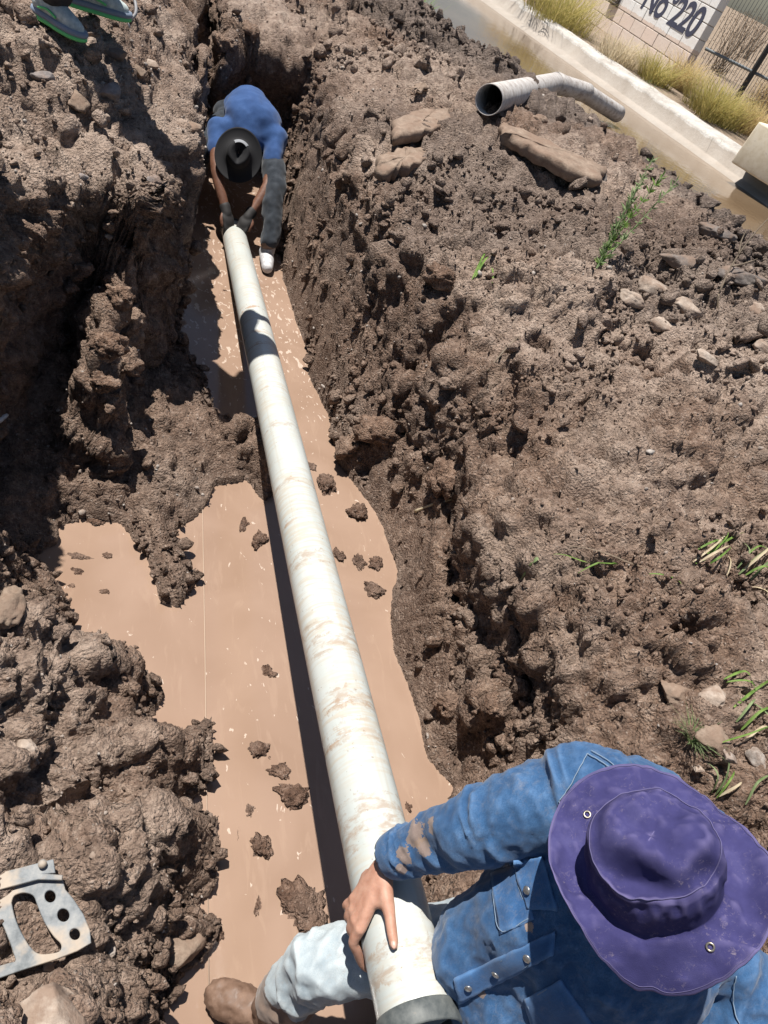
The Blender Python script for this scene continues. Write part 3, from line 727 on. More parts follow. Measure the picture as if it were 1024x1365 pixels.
# solid grey sheet behind the wires
tag(fence, 'grey wire fence with dark posts beside the block wall', 'fence')
bg_ = NB('shed_sheet_mat'); n1 = bg_.noise(bg_.geo((1, 1, .3)), 6, 4, .6); bg_.set(col=bg_.ramp(n1, [(.3, (.17, .17, .18)), (.7, (.27, .27, .28))]), rough=.7)
shed = empty('sheet_metal_shed', (fA[0] + fu[0] * FL * .3 - wNn[0] * .9, fA[1] + fu[1] * FL * .3 - wNn[1] * .9, WZ), (0, 0, math.atan2(fu[1], fu[0])))
nv = 90; xs = np.linspace(0, 6, nv); vs = np.concatenate([np.c_[xs, .02 * np.sin(xs * 40), np.full(nv, z)] for z in (0, 2.2)])
link('side_sheet', new_mesh('side_sheet', vs, grid_faces(2, nv)), bg_.m, shed)
bm = bmesh.new(); bm_box(bm, (3, 1.5 * 1, 2.24), (6.3, 3.2, .05)); link('roof', bm_mesh('roof', bm), bg_.m, shed)
tag(shed, 'grey corrugated sheet metal shed behind the wire fence', 'shed')
# ------------------------------------------------------------------ people
def uv_ell(c, ax, nseg=24, nring=14):
    th = np.linspace(0, np.pi, nring + 1)[1:-1]; ph = np.linspace(0, 2 * np.pi, nseg, endpoint=False)
    v = np.stack([np.outer(np.sin(th), np.cos(ph)), np.outer(np.sin(th), np.sin(ph)), np.outer(np.cos(th), np.ones(nseg))], -1).reshape(-1, 3)
    v = np.concatenate([v, [[0, 0, 1], [0, 0, -1]]]); v = v @ np.asarray(ax, float) + np.asarray(c, float)
    F = grid_faces(nring - 1, nseg, True); j = np.arange(nseg); j2 = (j + 1) % nseg; m = nseg * (nring - 1); last = nseg * (nring - 2)
    F = np.concatenate([F[:, ::-1], np.stack([j, j2, np.full(nseg, m), np.full(nseg, m)], 1)[:, [0, 1, 2, 3]], np.stack([last + j2, last + j, np.full(nseg, m + 1), np.full(nseg, m + 1)], 1)])
    return v, F
def limb(path, rad, n=18, sq=None):
    """closed tapered limb with rounded ends"""
    path = np.asarray(path, float); rad = np.asarray(rad, float)
    d0 = path[0] - path[1]; d0 /= np.linalg.norm(d0); d1 = path[-1] - path[-2]; d1 /= np.linalg.norm(d1)
    P_ = [path[0] + d0 * rad[0] * s for s in (.98, .8, .45)] + list(path) + [path[-1] + d1 * rad[-1] * s for s in (.45, .8, .98)]
    r_ = [rad[0] * s for s in (.2, .6, .89)] + list(rad) + [rad[-1] * s for s in (.89, .6, .2)]
    return tube(P_, np.array(r_), n, True, sq)
def limbc(pts, rad, m=14, n=18, sq=None):
    P_ = catmull(pts, m); r_ = np.interp(np.linspace(0, len(pts) - 1, m), np.arange(len(pts)), rad); return limb(P_, r_, n, sq)
def ell(c, rx, ry, rz, X=(1, 0, 0), Y=(0, 1, 0), Z=(0, 0, 1)):
    return uv_ell(c, np.array([np.asarray(X) * rx, np.asarray(Y) * ry, np.asarray(Z) * rz]))
def fuse(name, prims, voxel, smooth=6, fac=.5):
    """one continuous skin around overlapping closed shapes"""
    bm = bmesh.new()
    for vs, F in prims:
        bv = [bm.verts.new(v) for v in vs]
        for f in F:
            idx = list(dict.fromkeys(int(i) for i in f))
            if len(idx) >= 3:
                try: bm.faces.new([bv[i] for i in idx])
                except ValueError: pass
    bmesh.ops.recalc_face_normals(bm, faces=bm.faces)
    me = bm_mesh('tmp', bm); o = bpy.data.objects.new('tmp', me); COL.objects.link(o)
    r = o.modifiers.new('r', 'REMESH'); r.mode = 'VOXEL'; r.voxel_size = voxel
    s = o.modifiers.new('s', 'SMOOTH'); s.factor = fac; s.iterations = smooth
    out = bpy.data.meshes.new_from_object(o.evaluated_get(bpy.context.evaluated_depsgraph_get())); out.name = name
    bpy.data.objects.remove(o); out.polygons.foreach_set('use_smooth', np.ones(len(out.polygons), bool)); out.materials.clear(); return out
def get_vn(me):
    n = len(me.vertices); v = np.zeros(n * 3, np.float32); me.vertices.foreach_get('co', v); nn = np.zeros(n * 3, np.float32)
    me.vertex_normals.foreach_get('vector', nn); return v.reshape(-1, 3), nn.reshape(-1, 3)
def put_v(me, v): me.vertices.foreach_set('co', np.asarray(v, np.float32).ravel()); me.update()
def seg_coord(v, a, b):
    """position along a->b (0..1) and distance from that axis"""
    d = b - a; L = np.linalg.norm(d); t = (v - a) @ d / L / L; r = np.linalg.norm(v - a - np.outer(t, d), axis=1); return t, r, L
def folds(v, a, b, freq, around, seed):
    """creases running round a limb"""
    d = (b - a) / np.linalg.norm(b - a); x = np.cross(d, [0.3, .2, 1]); x /= np.linalg.norm(x); y = np.cross(d, x)
    q = np.stack([(v - a) @ d * freq, (v - a) @ x * around, (v - a) @ y * around], 1)
    q[:, 0] += 1.3 * vnoise(q * .45 + 3.3, seed + 3)
    return .5 - 1.25 * np.abs(vnoise(q, seed)) - .4 * np.abs(vnoise(q * 2.1 + 5, seed + 1))
def cloth(name, c0, c1, c2, dust=None, weave=900, mudz=None, stains=()):
    b = NB(name); g = b.geo(); n1 = b.noise(g, 9, 5, .65); n2 = b.noise(g, 45, 5, .7); n3 = b.noise(b.geo((1, 1, 1)), weave * .45, 3, .7)
    col = b.ramp(n1, [(.3, c0), (.52, c1), (.72, c2)]); col = b.mix(b.ramp(n3, [(.36, .0), (.64, .65)]), col, c0)
    p = b.n('ShaderNodeNewGeometry').outputs['Pointiness']
    col = b.mix(b.ramp(p, [(.50, 0.), (.60, .45)]), col, tuple(min(1, x * 1.7 + .05) for x in c2))
    if dust: 
        d = b.math('MULTIPLY', b.ramp(b.noise(g, 60, 7, .8, .5), [(.50, 0.), (.74, 1.)]), b.ramp(b.noise(g, 7, 4, .6), [(.40, .08), (.62, .5)])); col = b.mix(d, col, dust)
    for (sx, sy, sz), sr in stains:                        # dried mud stuck on the cloth
        vm = b.n('ShaderNodeVectorMath', operation='DISTANCE'); b.l(g, vm.inputs[0]); vm.inputs[1].default_value = (float(sx), float(sy), float(sz))
        dd_ = b.math('ADD', vm.outputs['Value'], b.math('MULTIPLY', b.math('SUBTRACT', n2, .5), sr * 2.6)); col = b.mix(b.math('MULTIPLY', b.math('LESS_THAN', dd_, sr), .8), col, b.mix(n2, (.20, .13, .09), (.42, .31, .23)))
    if mudz:
        z = b.n('ShaderNodeSeparateXYZ'); b.l(g, z.inputs[0]); mz = b.math('LESS_THAN', b.math('ADD', z.outputs[2], b.math('MULTIPLY', n1, .14)), mudz)
        col = b.mix(b.math('MULTIPLY', mz, .9), col, b.mix(n2, (.16, .10, .07), (.28, .19, .135)))
    b.set(col=col, rough=.88, spec=.2, sheen=.15, normal=b.bump(b.math('ADD', b.math('MULTIPLY', n3, .3), n2), .35, .002)); return b
def skin_mat(name, c0, c1):
    b = NB(name); g = b.geo(); n1 = b.noise(g, 40, 4, .6); n2 = b.noise(g, 260, 3, .6)
    b.set(col=b.ramp(n1, [(.35, c0), (.65, c1)]), rough=.55, spec=.4, sss=.08, normal=b.bump(n2, .25, .0015)); b.b.inputs['Subsurface Radius'].default_value = (.01, .004, .002); return b.m
M_SKIN = skin_mat('tan_skin_mat', (.40, .205, .140), (.50, .285, .205))
M_NAIL = NB('nail_mat').set(col=(.52, .32, .25), rough=.4)

def build_hand_pipe():
    """right hand laid over the pipe: closed shapes for the body skin"""
    axis = PDIR; T0 = PA + axis * .19
    u = CAM - T0; u = u - axis * (u @ axis); u /= np.linalg.norm(u); wv = np.cross(axis, u)
    if wv @ RW[:, 0] > 0: wv = -wv                       # towards the left of the picture
    def cp(t, phi, r): ph = math.radians(phi); return PA + axis * t + r * (math.cos(ph) * u + math.sin(ph) * wv)
    R = .080; pr = []
    wrist = cp(.268, -8, R + .052)
    kn = [cp(.168, 47, R + .020), cp(.190, 51, R + .022), cp(.212, 52, R + .020), cp(.233, 49, R + .017)]      # index .. little
    for k in range(4):
        pr.append(limb([wrist * .75 + kn[k] * .25, wrist * .4 + kn[k] * .6, kn[k]], [.019, .0165, .0125]))
    pr.append(ell(wrist * .45 + (kn[1] + kn[2]) * .275, .043, .034, .018, axis, wv * .8 + u * -.5, u))
    for q_ in kn: pr.append(ell(q_ + u * .002 + wv * .001, .0125, .0125, .0115, axis, wv, u))
    tips = []
    for k, (ts, dl) in enumerate([((.150, .136, .128), 1.0), ((.182, .176, .172), 1.08), ((.210, .208, .206), 1.02), ((.236, .238, .239), .86)]):
        a1, a2, a3 = 78 * 1, 78 + 30 * dl, 78 + 50 * dl
        p1, p2, p3 = cp(ts[0], a1, R + .014), cp(ts[1], a2, R + .011), cp(ts[2], a3, R + .009)
        r0 = .0108 if k < 3 else .0095
        pr.append(limbc([kn[k], cp((ts[0] + .0) * .5 + .5 * float((kn[k] - PA) @ axis), 66, R + .0225), p1, p2, p3], [r0 + .0012, r0 + .001, r0, r0 - .0008, r0 - .002], 12, 14)); tips.append((p3, p2))
    tb = cp(.222, 2, R + .030); tm = cp(.168, 4, R + .020); tk = cp(.140, 6, R + .0150); tt = cp(.112, 8, R + .0110)
    pr.append(limbc([wrist * .7 + tb * .3, tb, tm], [.016, .019, .0135], 8, 14)); pr.append(limbc([tm, tk, tt], [.0128, .0118, .0098], 10, 14))
    pr.append(limb([tb, (tm + kn[0]) / 2 * .5 + tb * .5], [.014, .012]))
    nail = (tt, tk, u)
    return pr, wrist, nail
def build_near_worker():
    W = {k: at(*v[:2], depth=v[2]) for k, v in dict(rsh=(792, 1052, 1.39), rel=(655, 1098, 1.44), neck=(872, 1195, 1.40), lsh=(985, 1312, 1.42), hip=(705, 1300, 1.505), pel=(705, 1300, 1.62), head=(872, 1190, 1.30), rhip=(672, 1242, 1.78), knee=(432, 1287, 1.73), lknee=(560, 1480, 1.62)).items()}
    root = empty('person', (1.08, .25, .42))
    hand, wrist, nail = build_hand_pipe()
    hat_ax = np.array([-.54, .15, .828]); hat_ax /= np.linalg.norm(hat_ax)
    fwd = np.array([-.83, -.05, -.5]); fwd -= hat_ax * (fwd @ hat_ax); fwd /= np.linalg.norm(fwd); sidev = np.cross(hat_ax, fwd)
    HO = at(872, 1162, depth=1.165)                       # where hat brim meets the crown
    hc = HO - hat_ax * .055                               # head centre
    sp = W['hip']; chest = (W['rsh'] + W['lsh']) / 2 * .55 + sp * .45 - pray(760, 1240) * .03
    shv = W['lsh'] - W['rsh']; shv /= np.linalg.norm(shv); spine = (W['rsh'] + W['lsh']) / 2 - sp; spine /= np.linalg.norm(spine)
    front = np.cross(shv, spine); front = front if front @ np.array([-1, 0, 0]) > 0 else -front
    lel = W['lsh'] + np.array([-.10, -.22, -.13]); lwr = np.array([.80, -.22, .74])
    ank = np.array([.615, .425, .13]); toe = np.array([.50, .485, .05])
    lank = np.array([.62, -.12, .12]); lknee = np.array([.66, -.05, .50]); lhip = W['pel'] + shv * .10
    # body under the clothes, one skin from head to hands
    body = [ell(hc, .078, .098, .115, sidev, fwd, hat_ax), limb([hc - hat_ax * .05, hc * .35 + (W['rsh'] + W['lsh']) / 2 * .65], [.056, .058]),
            limbc([(W['rsh'] + W['lsh']) / 2, chest, sp], [.10, .12, .11], 10), limb([W['rsh'], W['lsh']], [.06, .06]),
            limbc([W['rsh'], W['rel'], wrist], [.05, .042, .027], 12), limbc([W['lsh'], lel, lwr], [.05, .042, .028], 12),
            limbc([W['rhip'], W['knee'], ank], [.06, .032, .028], 12), limbc([lhip, lknee, lank], [.06, .032, .028], 12), limb([sp, W['pel']], [.1, .1]), limb([W['pel'], W['rhip']], [.09, .07]),
            ell(hc + fwd * .098 - hat_ax * .012, .016, .020, .026, sidev, fwd, hat_ax), ell(hc + sidev * .078, .012, .022, .032, sidev, fwd, hat_ax), ell(hc - sidev * .078, .012, .022, .032, sidev, fwd, hat_ax),
            ell(hc + fwd * .07 - hat_ax * .085, .035, .028, .03, sidev, fwd, hat_ax), ell(hc + fwd * .088 - hat_ax * .055, .024, .010, .010, sidev, fwd, hat_ax),
            ell(lwr + np.array([-.03, .02, -.02]), .045, .035, .02)] + hand
    for k in range(4): body.append(limb([lwr + np.array([-.06, .035 - .02 * k, -.02]), lwr + np.array([-.10, .035 - .022 * k, -.05])], [.0095, .008], 10))
    body.append(limb([lwr + np.array([-.02, .04, -.02]), lwr + np.array([-.06, .07, -.03])], [.011, .009], 10))
    bo = link('body', fuse('body', body, .0050, 2, .5), M_SKIN, root)
    # thumb nail
    tt, tk, u = nail; d = tt - tk; d /= np.linalg.norm(d); sd3 = np.cross(d, u)
    link('thumb_nail', quads_mesh('thumb_nail', *ell(tt + u * .0072 + d * .001, .0058, .0082, .0030, sd3, d, u)), M_NAIL, bo)
    # denim jacket
    nk = (W['rsh'] + W['lsh']) / 2
    jk = [limbc([nk + spine * .01, chest + front * .015, sp + spine * .05, sp - spine * .05], [.125, .150, .150, .145], 16, 28)] + [limbc([nk + shv * q_ * .9 - spine * .05, chest + shv * q_ + front * .02, sp + shv * q_ * .95 + spine * .02, sp + shv * q_ * .95 - spine * .05], [.10, .128, .125, .12], 14, 22) for q_ in (-.085, .085)] + [
          limbc([W['rsh'] + shv * .02, nk - spine * .02, W['lsh'] - shv * .02], [.070, .105, .070], 10, 20),
          limbc([chest + shv * -.10, chest - shv * .07 - spine * .2], [.085, .09], 6), limbc([chest + shv * .10, chest + shv * .08 - spine * .2], [.085, .09], 6),
          limbc([W['rsh'], W['rsh'] * .45 + W['rel'] * .55, W['rel'], W['rel'] * .5 + wrist * .5, wrist * .93 + W['rel'] * .07], [.090, .083, .072, .060, .047], 18, 22), limbc([W['rsh'] * .8 + W['rel'] * .2, at(850, 1085, depth=1.52), at(925, 1130, depth=1.57)], [.092, .10, .10], 10, 20), ell(at(860, 1110, depth=1.55), .12, .13, .12),
          limbc([W['lsh'], W['lsh'] * .45 + lel * .55, lel, lel * .5 + lwr * .5, lwr * .9 + lel * .1], [.082, .076, .068, .060, .048], 16, 20)]
    jm = fuse('jacket', jk, .0068, 6, .5)
    v, n = get_vn(jm)
    tA, rA, LA = seg_coord(v, W['rsh'], W['rel']); tB, rB, LB = seg_coord(v, W['rel'], wrist)
    mA = (1 - sstep(.085, .12, rA)) * sstep(-.1, .35, tA) * (1 - sstep(1.0, 1.25, tA)); mB = (1 - sstep(.075, .1, rB)) * sstep(-.25, .05, tB)
    mB *= 1 - sstep(.80, .86, tB)                             # the cuff stays flat
    dsp = mA * .020 * folds(v, W['rsh'], W['rel'], 17, 7, 900) + mB * .019 * folds(v, W['rel'], wrist, 19, 8, 905)
    mT = np.clip(1 - mA - mB - sstep(.80, .86, tB) * (rB < .09), 0, 1)
    dg_ = spine * .6 + shv * .8; dg_ /= np.linalg.norm(dg_)
    dsp += mT * .024 * folds(v, sp - dg_ * .3, sp + dg_ * .3, 9, 3.5, 910) + mT * .009 * (.3 - np.abs(fbm(v * np.array([13, 17, 11]), 915, 4, .6))) + (mA + mB) * .005 * (.3 - np.abs(fbm(v * 24, 917, 3, .6)))
    cutv = W['rel'] + (wrist - W['rel']) * .985; ax_ = (wrist - W['rel']) / LB; past = (tB > .985) & (rB < .1)
    v = np.where(past[:, None], v - np.outer((v - cutv) @ ax_, ax_) - ax_ * (.030 * np.clip(1 - rB / .047, 0, 1))[:, None], v)
    cuff = sstep(.83, .85, tB) * (rB < .09) * (1 - sstep(.99, 1.0, tB)); dsp = np.where(past, 0, dsp); dsp += cuff * (.0035 + .0015 * vnoise(v * 60, 921))
    put_v(jm, v + n * dsp[:, None]); jo = link('jacket', jm, None, root)
    # stitched pieces laid on the jacket
    def onj(px, py, lift=.004):
        ok, loc, nor, i = jo.ray_cast(V(CAM), V(pray(px, py))); 
        return (np.array(loc) + np.array(nor) * lift, np.array(nor)) if ok else (None, None)
    st_ = []
    for px, py, r_ in ((552, 1110, .026), (566, 1128, .020), (540, 1140, .018), (534, 1160, .012), (524, 1176, .010), (575, 1100, .014), (705, 1235, .010), (640, 1320, .012)):
        p_s = onj(px, py, 0)[0]
        if p_s is not None: st_.append((p_s, r_))
    jm.materials.append(cloth('denim_mat', (.022, .062, .145), (.038, .105, .225), (.085, .170, .31), dust=(.26, .26, .27), stains=st_).m)
    def patch(name, quad, lift, mat, nu=14, nv=14, parent=jo, th=.003):
        q = np.array(quad, float); P0 = np.zeros((nv, nu, 3)); okk = True; last = None
        for i, t in enumerate(np.linspace(0, 1, nv)):
            for j, s in enumerate(np.linspace(0, 1, nu)):
                e = (q[0] * (1 - s) + q[1] * s) * (1 - t) + (q[3] * (1 - s) + q[2] * s) * t
                p, nn = onj(e[0], e[1], lift + .0012 * math.sin(9 * s + 5 * t))
                if p is None: p = last if last is not None else at(e[0], e[1], depth=1.45)
                P0[i, j] = p; last = p
        for _ in range(3): P0[1:-1, 1:-1] = (P0[1:-1, 1:-1] * 2 + P0[:-2, 1:-1] + P0[2:, 1:-1] + P0[1:-1, :-2] + P0[1:-1, 2:]) / 6
        N_ = grid_normals(P0); s_ = 1 if (N_.reshape(-1, 3) @ (CAM - P0.reshape(-1, 3).mean(0))).sum() > 0 else -1
        top = P0 + N_ * s_ * th; vs = np.concatenate([top.reshape(-1, 3), (P0 - N_ * s_ * .004).reshape(-1, 3)]); F = grid_faces(nv, nu); m = nu * nv
        if s_ < 0: F = F[:, ::-1]
        ring = list(range(nu)) + [nu * (i + 1) - 1 for i in range(1, nv)] + [m - 1 - j for j in range(1, nu)] + [nu * i for i in range(nv - 2, 0, -1)]
        Q = np.array([[ring[k], ring[(k + 1) % len(ring)], ring[(k + 1) % len(ring)] + m, ring[k] + m] for k in range(len(ring))])
        me = new_mesh(name, vs, np.concatenate([F, Q])); return link(name, me, mat, parent)
    M_THREAD = NB('thread_mat').set(col=(.17, .235, .32), rough=.8)
    M_DENIM2 = cloth('denim_patch_mat', (.024, .072, .175), (.040, .120, .28), (.085, .19, .36), dust=(.24, .24, .25)).m
    def stitch(pts, r=.0011, lift=.0035, name='seam'):
        P_ = [p for p in (onj(x, y, lift)[0] for x, y in catmull(np.array(pts, float), 5 * len(pts))) if p is not None]
        P_ = [P_[0]] + [b_ for a_, b_ in zip(P_[:-1], P_[1:]) if np.linalg.norm(b_ - a_) < .05]
        if len(P_) > 3:
            vs, F = tube(np.array(P_), r, 5); link(name, quads_mesh(name, vs, F), M_THREAD, jo)
    patch('pocket', [(655, 1166), (696, 1150), (712, 1226), (667, 1246)], .0008, M_DENIM2)
    fl = patch('pocket_flap', [(684, 1148), (724, 1140), (744, 1214), (704, 1212)], .003, M_DENIM2, th=.0025)
    patch('waistband', [(606, 1303), (742, 1240), (738, 1272), (612, 1337)], .003, M_DENIM2, 30, 8)
    patch('lower_pocket', [(700, 1332), (748, 1305), (800, 1380), (720, 1400)], .002, M_DENIM2)
    M_BTN = NB('button_mat').set(col=(.36, .36, .36), rough=.35, metal=.8)
    for bx, by, l_ in ((625, 1313, .008), (663, 1295, .008), (705, 1275, .008), (706, 1186, .008)):
        p, nn = onj(bx, by, l_)
        if p is not None:
            x = np.cross(nn, [0, 0, 1.0]); x /= np.linalg.norm(x); link('button', quads_mesh('button', *ell(p, .0078, .0078, .003, x, np.cross(nn, x), nn)), M_BTN, jo)
    for pts in ([(745, 1068), (752, 1090), (757, 1110)], [(745, 1068), (765, 1040), (783, 1006)], [(783, 1006), (812, 1024), (838, 1056)], [(787, 1002), (816, 1020), (842, 1052)],
                [(608, 1308), (670, 1279), (742, 1245)], [(613, 1332), (675, 1301), (738, 1268)], [(658, 1170), (660, 1205), (670, 1241), (708, 1224)], [(688, 1152), (694, 1185), (707, 1208), (740, 1210)],
                [(702, 1335), (722, 1322), (746, 1308)], [(705, 1340), (715, 1362), (722, 1380)], [(980, 1300), (978, 1330), (985, 1365)]): stitch(pts)
    # collar under the hat
    # mud on the forearm
    M_MUD = soil('dried_mud_mat', False, (1.15, 1.05, .98))
    # jeans
    M_JEAN = cloth('pale_jeans_mat', (.27, .33, .37), (.40, .45, .47), (.52, .56, .56), dust=(.33, .25, .19), mudz=.36).m
    je = [limbc([W['rhip'], W['rhip'] * .5 + W['knee'] * .5, W['knee'], W['knee'] * .6 + ank * .4, ank * .75 + W['knee'] * .25], [.098, .088, .076, .070, .066], 18, 22),
          limbc([lhip, lhip * .5 + lknee * .5, lknee, lknee * .5 + lank * .5, lank], [.098, .088, .074, .068, .064], 16, 20), limbc([W['rhip'], W['pel'], lhip], [.11, .12, .11], 8), ell(W['pel'] + np.array([.06, 0, 0]), .14, .16, .13)]
    jn = fuse('jeans', je, .0075, 6, .5); v, n = get_vn(jn)
    t1, r1, L1 = seg_coord(v, W['rhip'], W['knee']); t2, r2, L2 = seg_coord(v, W['knee'], ank)
    dsp = .007 * fbm(v * 24, 931, 3) + .036 * folds(v, W['knee'], ank, 11, 7, 930) * sstep(-.25, .1, t2) * (r2 < .12) + .020 * folds(v, W['rhip'], W['knee'], 10, 6, 935) * sstep(.2, .6, t1)
    put_v(jn, v + n * dsp[:, None]); link('jeans', jn, M_JEAN, root)
    # rubber boots caked in wet mud
    mb = NB('wet_boot_mat'); g = mb.geo(); n1 = mb.noise(g, 24, 5, .65)
    mb.set(col=mb.ramp(n1, [(.3, (.105, .062, .042)), (.6, (.19, .118, .082)), (.8, (.26, .17, .12))]), rough=mb.ramp(n1, [(.3, .35), (.6, .75)]), spec=.4, normal=mb.bump(n1, .5, .004))
    for a, kn_, t_ in ((ank, W['knee'], toe), (lank, lknee, lank + np.array([-.14, .02, -.07]))):
        up = kn_ - a; up /= np.linalg.norm(up); heel = a + np.array([.045, -.03, -.085])
        bt_ = [limbc([a + up * .10, a + up * .02, a * .6 + heel * .4], [.056, .053, .050], 8), limbc([heel, (heel + t_) / 2 + np.array([0, 0, .012]), t_], [.043, .050, .046], 10, 18)]
        bm_ = fuse('boot', bt_, .006, 6); vv, nn = get_vn(bm_); put_v(bm_, vv + nn * (.010 * fbm(vv * 16, 940, 4, .6))[:, None]); link('boot', bm_, mb.m, root)
    # purple hat
    mh = NB('purple_hat_mat'); g = mh.geo(); n1 = mh.noise(g, 12, 5, .65); n2 = mh.noise(g, 60, 5, .7); n3 = mh.noise(g, 800, 2, .5)
    col = mh.ramp(n1, [(.3, (.030, .029, .095)), (.55, (.046, .044, .135)), (.75, (.078, .075, .19))]); col = mh.mix(mh.math('MULTIPLY', n3, .3), col, (.042, .034, .11))
    dust = mh.math('MULTIPLY', mh.ramp(mh.noise(g, 130, 6, .8, .6), [(.55, 0.), (.72, 1.)]), mh.ramp(mh.noise(g, 14, 4, .6), [(.46, 0.), (.62, .6)])); col = mh.mix(dust, col, (.34, .28, .30))
    pt = mh.n('ShaderNodeNewGeometry').outputs['Pointiness']; col = mh.mix(mh.ramp(pt, [(.505, 0.), (.57, .5)]), col, (.20, .175, .33))
    mh.set(col=col, rough=.9, spec=.15, normal=mh.bump(mh.math('ADD', n3, mh.math('MULTIPLY', n2, .8)), .3, .002))
    nA = 160; A = np.linspace(0, 2 * np.pi, nA, endpoint=False); ca, sa = np.cos(A), np.sin(A)       # angle 0 = picture right, 90 = picture up
    ix = RW[:, 0] - hat_ax * (RW[:, 0] @ hat_ax); ix /= np.linalg.norm(ix); iy = np.cross(hat_ax, ix)
    rings = []
    def ringv(r, z, amp=0, ph=0):
        return np.stack([r * ca, r * sa, z + amp], 1)
    H = .112
    for s in np.concatenate([[.0005], np.linspace(.06, 1, 19)]):                     # crown top
        r = .085 * s; z = H + .016 * (1 - s ** 2) - .010 * max(0, s - .8) / .2
        rings.append(ringv(np.full(nA, r) * (1 + .06 * np.cos(2 * A + .4)), np.full(nA, z)))
    for z in np.linspace(H - .020, .0, 16):                # crown wall
        r = .0875 + .009 * (1 - z / H); fo = .007 * fbm(np.stack([ca * 2.2, sa * 2.2, np.full(nA, z * 9)], 1), 955, 3) * math.sin(math.pi * min(1, (H - z) / H * 1.05)); rings.append(ringv(np.full(nA, r) * (1 + .06 * np.cos(2 * A + .4)) + fo, np.full(nA, z)))
    NBR = 16
    Rb = .168 * (1 + .085 * np.sin(A) + .05 * np.cos(A - .5) + .035 * np.cos(2 * A + 2.2) + .02 * np.cos(3 * A + 1.0))
    for k in range(1, NBR + 1):
        s = k / NBR; r = .0995 * (1 + .06 * np.cos(2 * A + .4)) * (1 - s) + Rb * s
        z = -.014 * s + .034 * s ** 1.6 * (np.cos(2 * A + .6) * .8 + .45 * np.cos(3 * A + 2.0)) + .012 * s * np.cos(A - 2.2)
        rings.append(ringv(r, z))
    rings.append(rings[-1] - np.array([0, 0, .0035])); 
    v = np.concatenate(rings)
    # dents in the crown: two pressed hollows on the side nearest the viewer
    for (dx, dy, sx, sy, ang, dep) in ((-.034, -.050, .060, .022, -.55, .062), (.056, -.058, .032, .016, .35, .030), (-.075, .02, .018, .03, 0, .012), (.02, .03, .05, .04, .0, .006)):
        c_, s_ = math.cos(ang), math.sin(ang); X_ = (v[:, 0] - dx) * c_ + (v[:, 1] - dy) * s_; Y_ = -(v[:, 0] - dx) * s_ + (v[:, 1] - dy) * c_
        wgt = np.exp(-(X_ / sx) ** 2 - (Y_ / sy) ** 2) * sstep(.03, .09, v[:, 2]); v[:, 2] -= wgt * dep; v[:, 1] += wgt * .010
    rr = np.linalg.norm(v[:, :2], axis=1)
    v = v + (.0085 * fbm(v * 16, 950, 3) + .003 * fbm(v * 50, 953, 2))[:, None] * np.array([.4, .4, 1.0])
    F = grid_faces(len(rings), nA, True)
    hm = new_mesh('hat', HO + v[:, :1] * ix + v[:, 1:2] * iy + v[:, 2:3] * hat_ax, F[:, ::-1])
    ho = link('hat', hm, mh.m, root); md_ = ho.modifiers.new('thick', 'SOLIDIFY'); md_.thickness = .003; md_.offset = -1
    tag(ho, 'dusty faded purple cloth hat')
    M_EYE = NB('eyelet_mat').set(col=(.42, .38, .30), rough=.35, metal=.85); M_HTH = NB('hat_thread_mat').set(col=(.10, .09, .20), rough=.8)
    bpy.context.view_layer.update()
    def onh(px, py, lift=.002):
        ok, loc, nor, i = ho.ray_cast(V(CAM), V(pray(px, py))); return (np.array(loc) + np.array(nor) * lift, np.array(nor)) if ok else (None, None)
    for ex, ey in ((783, 1086), (947, 1262)):
        p, nn = onh(ex, ey, .0015)
        if p is None: continue
        if nn @ (CAM - p) < 0: nn = -nn
        x = np.cross(nn, [0, 0, 1.0]); x /= np.linalg.norm(x); y = np.cross(nn, x); aa = np.linspace(0, 2 * np.pi, 25)
        vs, F = tube(np.array([p + .0052 * (math.cos(q) * x + math.sin(q) * y) for q in aa]), .0017, 7, cap=False); link('eyelet', quads_mesh('eyelet', vs, F), M_EYE, ho)
    def ringline(idx, lift, a0, a1, r=.0009, nm='seam'):
        P_ = rings[idx]; off = idx * nA; P3 = np.array([hm.vertices[off + k % nA].co[:] for k in range(int(a0), int(a1))])
        c_ = HO + hat_ax * float(np.mean(P_[:, 2])); dr = P3 - c_; dr /= np.linalg.norm(dr, axis=1)[:, None]
        vs, F = tube(P3 + dr * lift * .5 + hat_ax * lift, r, 5, cap=False); link(nm, quads_mesh(nm, vs, F), M_HTH, ho)
    ringline(19, .0012, 0, nA + 1); ringline(len(rings) - 3, .0008, 0, nA + 1, .0005, 'brim_stitch')
    # shirt tail of the far sleeve is out of the picture
    tag(root, 'seated worker in denim jacket and purple hat holding the pipe across his lap', 'person')
    # children were built in world space
    fix_children(root); return root
def fix_children(root):
    inv = Matrix.Translation(-root.location)
    for ch in root.children: ch.matrix_parent_inverse = inv
build_near_worker()

